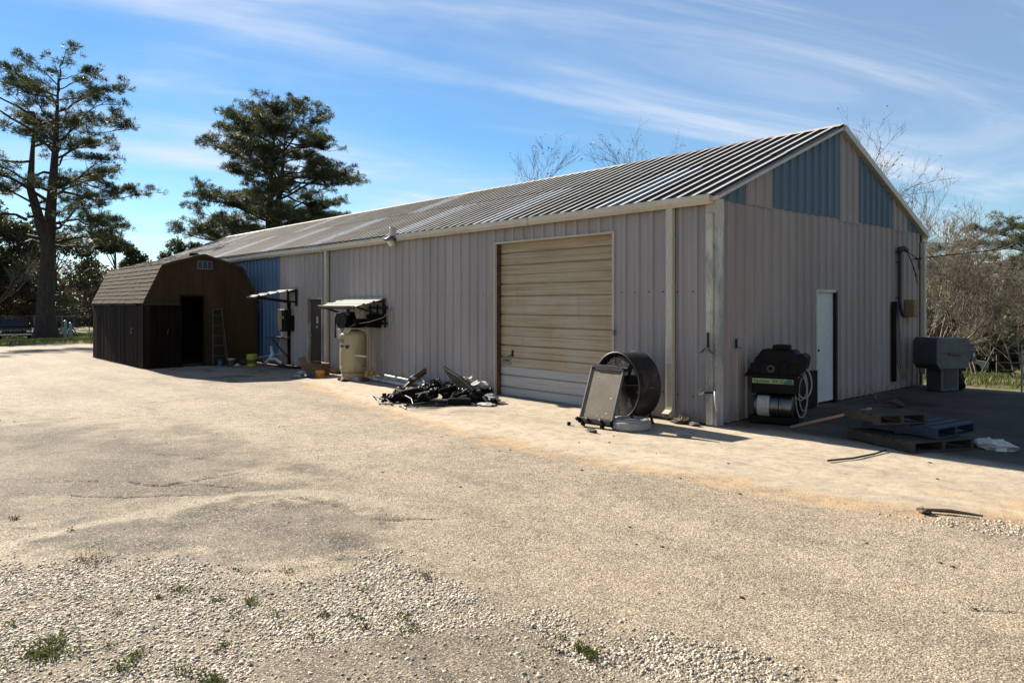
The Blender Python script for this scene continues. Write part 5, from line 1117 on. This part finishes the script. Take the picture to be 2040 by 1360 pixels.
def leafy(label, x, y, H, rw, seed, m_='leaves_dark', n=1500, base_=.15, clumps=26, leaf=.19, trunk_r=.18, group=None, name='evergreen_tree', cat='tree', blades=9):
    r = np.random.default_rng(seed); t = thing(name, label, cat, (x, y, gz(x, y)), 0, group); S = []; cs = []; ds = []
    S.append([0, 0, -.05, .05, .05, H * .45, trunk_r, trunk_r * .7]); S.append([.05, .05, H * .45, .1, 0, H * .85, trunk_r * .7, .04])
    for i in range(clumps):
        a = r.uniform(0, 6.28); hz = r.uniform(base_, .95); rr = rw * math.sqrt(max(.02, 1 - ((hz - .45) / .6) ** 2)) * r.uniform(.35, 1.)
        c = np.array([math.cos(a) * rr, math.sin(a) * rr, hz * H]); S.append([.05, .05, hz * H * .7, *c, trunk_r * .35, .015])
        k = int(n / clumps); rad_ = rw * r.uniform(.20, .38); v = r.normal(0, 1, (k, 3)); v /= np.linalg.norm(v, axis=1)[:, None]; rr2 = rad_ * r.random((k, 1)) ** .45
        cs.append(c + v * rr2 * np.array([[1, 1, .75]])); ds.append(v)
    link('trunk', seg_mesh('trunk', S, 7), 'bark_brown', t)
    link('crown', tuft_mesh('crown', np.concatenate(cs), np.concatenate(ds), blades, leaf, leaf * .28, r, .9, .1, .10), m_, t); return t
# big pine on the left with two leaders
pine('tall dark pine with two leaders beside the parked car', -54.6, .56, 19.0, .62, .34, lambda f: 6.3 * (1 - .25 * f) * (1 - f ** 4 * .55), 3, 46, (.3, .3), (.34, -.4, -1.3, .84), 'needles', 1.5, .42)
# domed pine behind the building
pine('broad domed pine rising behind the far end of the steel roof', -53.7, 16.6, 19.2, .50, .34, lambda f: 5.8 * math.sqrt(max(.12, 1 - (max(0, f - .15) / .9) ** 2)), 8, 92, (.2, .2), (.42, .8, .6, .9), 'needles_b', 1.65, .44)
# trees and shrubs beyond the left lawn
leafy('dark evergreen oak behind the big pine trunk', -72.6, -1.9, 12.1, 5.6, 11, 'leaves_dark', 2600, .22, 34, .26)
leafy('second dark evergreen behind the pine, nearer the shed', -73.9, 4.3, 8.9, 4.2, 12, 'leaves_dark', 1900, .2, 26, .24)
leafy('small upright evergreen showing above the shed roof', -77.2, 10.2, 9.9, 3.4, 13, 'needles_b', 1300, .3, 20, .3)
leafy('low evergreen tip just left of the domed pine', -81.2, 19.2, 10.2, 3.4, 19, 'needles_b', 1000, .3, 16, .3)
leafy('reddish brown shrub behind the parked car', -71.9, -3.0, 5.7, 3.4, 14, 'leaves_rust', 1100, .1, 20, .2, .06, name='shrub', cat='shrub')
leafy('rust coloured shrub between car and pine trunk', -68.0, .2, 4.2, 2.4, 15, 'leaves_rust', 700, .1, 14, .18, .05, name='shrub', cat='shrub')
bare('tangled brown brush right of the big pine trunk', -67.3, 4.4, 6.6, 21, 6, 4, .06, .6, 500, 'bark_brown', arch=.3, name='brush', cat='shrub')
bare('tangled brown brush hard against the shed edge', -66.0, 7.1, 5.8, 22, 6, 4, .06, .6, 400, 'bark_brown', arch=.3, name='brush', cat='shrub')
bare('grey bare tree at the far left behind the pine', -64.7, -4.0, 11.5, 23, 2, 5, .13, .55, 0, 'bark_grey')
bare('brown bare brush behind the parked car', -70.6, -5.9, 5.6, 24, 6, 4, .06, .6, 500, 'bark_brown', leafm='leaves_rust', name='brush', cat='shrub')
leafy('dark hedge bush at the shed corner beyond the lawn', -63.3, 6.1, 3.1, 1.5, 26, 'leaves_dark', 500, .05, 12, .18, .05, name='shrub', cat='shrub')
# bare crowns above the ridge
bare('slender bare tree with scattered leaves above the middle of the ridge', -20.6, 21.4, 15.4, 31, 1, 5, .09, .42, 120, 'bark_brown', leafm='leaves_rust')
bare('lower bare tree with scattered leaves beside the slender one', -22.6, 20.2, 14.6, 32, 1, 5, .09, .42, 100, 'bark_brown', leafm='leaves_rust')
bare('faint bare tree furthest along the ridge', -18.0, 23.4, 14.4, 33, 1, 5, .09, .42, 160, 'bark_brown', leafm='leaves_rust')
bare('tall twiggy bare tree directly behind the gable peak', -12.6, 30.0, 15.6, 34, 1, 5, .12, .5, 120, 'bark_brown', leafm='leaves_rust')
bare('twiggy bare tree behind the gable right slope', -10.4, 31.6, 13.2, 35, 1, 5, .10, .5, 80, 'bark_brown', leafm='leaves_rust')
# brush and pines beyond the far lawn
bare('pale arching bare tree close behind the gable corner', -2.6, 16.4, 6.3, 41, 6, 5, .055, .6, 0, 'bark_grey', arch=.2, lean=.12)
bare('wide grey bare thicket over the far lawn', -1.0, 21.0, 5.8, 42, 5, 5, .05, .62, 0, 'bark_grey', arch=.35, lean=.1)
bare('brown bare thicket at the right edge', 1.8, 24.5, 6.0, 43, 5, 5, .05, .6, 0, 'bark_brown', arch=.4)
bare('brown bare thicket behind the wooden gate', -4.0, 27.0, 7.2, 44, 4, 5, .055, .55, 0, 'bark_brown', arch=.2)
bare('tall bare tree rising over the thicket by the gable', -4.9, 22.0, 8.0, 45, 2, 5, .12, .5, 0, 'bark_grey')
for i, (x, y, H, lab) in enumerate(((-13.0, 60, 10.2, 'thin high-crowned pine beyond the far lawn, left of three'), (-9.8, 62, 11.6, 'thin high-crowned pine beyond the far lawn, middle of three'), (-6.5, 60, 10.6, 'thin high-crowned pine at the right edge beyond the lawn'))):
    pine(lab, x, y, H, .26, .55, lambda f: 3.2 * (1 - f ** 3 * .5), 50 + i, 20, (.2, .1), None, 'needles_b', 1.0, .45)
leafy('dark evergreen bush low behind the far fence', -1.0, 33.0, 4.6, 2.6, 61, 'leaves_dark', 1300, .05, 22, .24, .08, name='shrub', cat='shrub')
leafy('dark evergreen bush at the frame edge behind the far fence', 1.6, 35.0, 5.4, 2.8, 62, 'leaves_dark', 1300, .05, 22, .24, .08, name='shrub', cat='shrub')
leafy('dark evergreen bush behind the wooden gate', -7.5, 39.0, 4.4, 2.8, 63, 'leaves_dark', 1300, .05, 22, .26, .08, name='shrub', cat='shrub')
leafy('dark green evergreen rising behind the thicket at the right edge', -6.0, 46.0, 7.6, 3.6, 65, 'needles_b', 1800, .15, 28, .3, .12)
# one far wood closing the horizon
r = np.random.default_rng(71); k = 5200; a = r.uniform(rad(55), rad(215), k); dist = r.uniform(78, 100, k); hts = r.random(k) ** 1.1
P = np.stack([np.cos(a) * dist - 8, np.sin(a) * dist, hts * (6.0 + 3.5 * vn(a * 26, a * 0, 5)) - 3.0], 1); D = np.stack([-np.cos(a), -np.sin(a), a * 0 + .4], 1)
tag(link('woods', tuft_mesh('woods', P, D, 9, 1.6, .30, r, 1.0, .2, .9), 'leaves_dry'), 'far mixed winter wood closing off the horizon', None, None, 'stuff')

# ------------------------------------------------------------------ fences and far things
def fence(label, A, B, n, h, mesh=True):
    t = thing('chain_fence', label, 'fence', (A[0], A[1], 0)); A_, B_ = Vector(A), Vector(B)
    P = []
    for k in range(n + 1):
        p = A_.lerp(B_, k / n); z = gz(p.x, p.y); P.append((p.x - A[0], p.y - A[1], z)); mb = MB(); mb.cyl((P[-1][0], P[-1][1], z), (P[-1][0], P[-1][1], z + h), .035, n=8); mb.build('post', 'galv', t)
    mb = MB(); mb.tube([(x, y, z + h - .03) for x, y, z in P], .022, 6); mb.build('top_rail', 'galv', t)
    mb = MB()
    for k in range(n):
        p, q = Vector(P[k]), Vector(P[k + 1]); m_ = max(3, int((q - p).length / .16))
        for j in range(m_):
            for s in (0, 1):
                a0, a1 = (j / m_, min(1, (j + h / .16 * .9) / m_)); u, v = p.lerp(q, a0), p.lerp(q, a1)
                hh3 = (a1 - a0) * (q - p).length / .9
                if s: mb.bar(u + Vector((0, 0, .04)), v + Vector((0, 0, min(h - .04, hh3))), .006)
                else: mb.bar(u + Vector((0, 0, min(h - .04, hh3))), v + Vector((0, 0, .04)), .006)
    tag(mb.build('wire_mesh', 'galv', t), kind='stuff')
fence('chain-link fence beyond the left lawn behind the pine', (-68.6, -4.2), (-64.0, 7.1), 6, 1.5)
fence('chain-link fence past the far lawn at the right', (-4.6, 37.2), (1.0, 41.0), 4, 1.2)
t = thing('wooden_gate', 'rough wooden gate frame in the far fence', 'gate', (-5.6, 36.4, gz(-5.6, 36.4)), 30)
for x in (0, 1.3): mb = MB(); mb.box((x, 0, .62), (.13, .13, 1.24)); mb.build('post', 'brown_wood', t)
mb = MB(); mb.bar((-.2, 0, 1.26), (1.5, 0, 1.20), .12, .10); mb.build('lintel', 'bark_grey' if False else 'pallet_wood', t)
for z in (.35, .75): mb = MB(); mb.bar((.05, 0, z), (1.25, 0, z), .04, .04); mb.build('rail', 'galv', t)
for y, h, lab in ((1.55, 1.25, 'taller pale blue post nearest the big pine trunk'), (1.88, 1.1, 'shorter pale blue post on the shed side of its twin')):
    mb = MB(); mb.box((0, 0, h / 2), (.16, .18, h)); mb.prism([(-.09, h), (.09, h), (0, h + .05)], lambda a, b, d: (d, a, b), -.08, .08); tag(mb.build('blue_post', 'blue_post', None, (-54.6, y, -.62)), lab, 'post')
# old dark car
t = thing('parked_car', 'old dark sedan parked at the left edge beside the pine', 'car', (-50.9, -2.0, -.50), -8)
mb = MB(); W2 = .90
prof_ = [(2.35, .34), (2.38, .62), (2.30, .74), (1.2, .86), (.95, .90), (-2.3, .90), (-2.4, .6), (-2.35, .34)]
mb.prism(prof_, lambda a, b, d: (a, d, b), -W2, W2); mb.build('body', 'car_paint', t, bevel=.05)
mb = MB(); A = [(1.0, .90, .84), (.35, 1.42, .70), (-1.2, 1.44, .70), (-1.75, .90, .82)]
mb.add([(x, s * w, z) for s in (-1, 1) for x, z, w in A], [(0, 1, 2, 3), (7, 6, 5, 4), (1, 5, 6, 2)]); mb.build('cabin', 'car_paint', t)
mb = MB(); mb.add([(1.0, -.80, .905), (1.0, .80, .905), (.38, .64, 1.38), (.38, -.64, 1.38)], [(0, 1, 2, 3)]); mb.build('windshield', 'glass_dark', t)
for s in (-1, 1):
    mb = MB(); mb.add([(.85, s * .85, .93), (.30, s * .685, 1.29), (-1.1, s * .685, 1.30), (-1.5, s * .85, .93)], [(0, 1, 2, 3) if s < 0 else (3, 2, 1, 0)]); mb.build('side_window', 'glass_dark', t)
mb = MB(); mb.box((2.385, 0, .63), (.03, 1.6, .17)); gr_ = mb.build('grille', 'black_paint', t)
for k in range(9): mb = MB(); mb.box((2.405, -.68 + .17 * k, .63), (.015, .025, .15)); mb.build('grille_bar', 'steel', gr_)
for s in (-1, 1):
    mb = MB(); mb.box((2.40, s * .74, .63), (.03, .22, .13)); mb.build('headlight', 'chrome', t, bevel=.01)
    for x in (1.5, -1.5):
        mb = MB(); mb.lathe([(.18, -.1), (.30, -.1), (.33, -.06), (.33, .06), (.30, .1), (.18, .1)], 20, (x, s * .80, .33), Matrix.Rotation(rad(90), 3, 'X'), True); wh = mb.build('wheel', 'rubber', t, smooth=True)
        mb = MB(); mb.lathe([(0, -.06), (.19, -.06), (.19, .06), (0, .06)], 16, (x, s * .80, .33), Matrix.Rotation(rad(90), 3, 'X')); mb.build('hub', 'steel', wh)
mb = MB(); mb.box((2.46, 0, .44), (.12, 1.82, .13)); bp = mb.build('bumper', 'chrome', t, bevel=.03)
mb = MB(); mb.box((2.53, 0, .42), (.01, .30, .13)); mb.build('licence_plate', 'label_paper', bp)
# far white car beyond the field
t = thing('white_car', 'small white car far behind the lawn near the gable machine', 'car', (-8.2, 36.2, gz(-8.2, 36.2)), 40)
mb = MB(); mb.prism([(2.0, .3), (2.05, .7), (1.1, .85), (.5, 1.3), (-1.0, 1.32), (-1.9, .9), (-2.0, .3)], lambda a, b, d: (a, d, b), -.8, .8); mb.build('body', 'white_paint', t, bevel=.05)
mb = MB(); mb.box((-.2, 0, 1.08), (1.1, 1.63, .26)); mb.build('windows', 'glass_dark', t)
for x in (1.3, -1.3):
    for s in (-1, 1): mb = MB(); mb.cyl((x, s * .68, .3), (x, s * .83, .3), .3); mb.build('wheel', 'rubber', t)

# ------------------------------------------------------------------ grass and weeds
r = np.random.default_rng(81)
def grass(name, n, box, m_, ln, label, keep=None):
    x, y = r.uniform(box[0], box[1], n), r.uniform(box[2], box[3], n)
    if keep is not None: k = keep(x, y); x, y = x[k], y[k]
    z = height(x, y, masks(x, y)); c = np.stack([x, y, z], 1); d = np.tile(np.array([[0, 0, 1.]]), (len(x), 1))
    return tag(link(name, tuft_mesh(name, c, d, 5, ln, .010, r, .55, .5, .03), m_), label, None, None, 'stuff')
grass('lawn_grass', 6000, (-6, 5, 8.9, 20), 'grass', .12, 'short rough grass on the far lawn')
grass('lawn_grass_far', 3500, (-10, 6, 20, 38), 'grass', .2, 'rough grass farther down the lawn')
grass('verge_grass', 5000, (-60, -32.4, -9, 6), 'grass', .16, 'sunlit grass verge around the big pine')
grass('dry_grass', 900, (-12, -.4, -.22, -.04), 'grass_dry', .10, 'dry grass wisps along the wall foot', lambda x, y: (vn(x * 2.3, y * 0, 4) > .6) & ~((x > -5.1) & (x < -2)))
WEEDS = [(1.54, -9.02, 3), (1.49, -8.85, 2), (1.74, -8.66, 1), (2.04, -8.66, 1.4), (1.22, -8.25, 1), (1.16, -8.14, 1.1), (1.24, -8.07, 1), (1.49, -7.98, .7), (1.84, -7.98, 1), (1.7, -7.86, .8), (2.16, -7.58, .8), (1.96, -7.22, .8), (2.52, -7.28, 1.5), (2.67, -7.33, 1.3), (2.35, -7.77, .9), (1.96, -8.55, 1.2), (1.7, -8.8, 1.3), (1.35, -7.44, .8), (1.06, -9.0, 1), (2.29, -7.48, .7), (1.64, -7.82, .7), (1.96, -7.8, .8), (2.47, -7.49, .8), (2.05, -6.79, .8), (2.27, -8.44, 1), (-1.42, -8.64, .8), (-.7, -8.36, .6), (3.3, -6.75, .8), (.9, -8.6, .7), (1.3, -8.5, .6), (2.15, -8.2, .8)]
cs = []
for x, y, s_ in WEEDS:
    for k in range(int(rnd.uniform(6, 17) * s_)): cs.append((x + rnd.gauss(0, .026 * s_), y + rnd.gauss(0, .022 * s_)))
cs = np.array(cs); c = np.column_stack([cs, height(cs[:, 0], cs[:, 1], masks(cs[:, 0], cs[:, 1])) + .004])
tag(link('weeds', tuft_mesh('weeds', c, np.tile([[0, 0, .6]], (len(c), 1)), 7, .020, .0042, r, 1.0, .25, .012), 'weed'), 'small green weeds dotted through the gravel', None, None, 'stuff')
def clump(label, x, y, s_, n):
    q = np.column_stack([r.normal(0, s_, n), r.normal(0, s_ * .6, n), np.full(n, .0)]); z = float(height(np.array([x]), np.array([y]), masks(np.array([x]), np.array([y])))[0])
    tag(link('weed_clump', tuft_mesh('weed_clump', q, np.tile([[0, 0, .6]], (n, 1)), 8, .026, .005, r, 1.0, .3, .014), 'weed', None, (x, y, z)), label, 'weeds', None, 'stuff')
clump('bushy green weed clump at the lower left corner of the gravel', 1.60, -8.92, .07, 60)
clump('green weed clump at the bottom edge of the picture', 2.50, -8.36, .06, 50)
clump('low green weed clump beside the broken asphalt edge', 3.52, -6.77, .045, 45)
cs = np.array([(0.12 + rnd.gauss(0, .10), -8.42 + rnd.gauss(0, .06)) for _ in range(34)]); c = np.column_stack([cs, height(cs[:, 0], cs[:, 1], masks(cs[:, 0], cs[:, 1]))])
tag(link('dry_tuft', tuft_mesh('dry_tuft', c, np.tile([[0, 0, .4]], (len(c), 1)), 5, .06, .0022, r, 1.0, .2, .01), 'grass_dry'), 'flattened straw-coloured dry grass tuft on the cracked asphalt', 'grass tuft')
# a few dark crumbs and leaves scattered on the yard
x = r.uniform(-9, 5, 220); y = r.uniform(-8.5, -.3, 220) * 1.0; mb = MB(); z = height(x, y, masks(x, y))
for i in range(220): s_ = .004 + .012 * rnd.random() ** 3; mb.blob((x[i], y[i], z[i] + s_ * .3), (s_ * 1.5, s_, s_ * .6), .3, 3, 5, seed=i)
tag(mb.build('debris', 'brown_wood'), 'scattered dark crumbs and leaf bits on the yard', None, None, 'stuff')
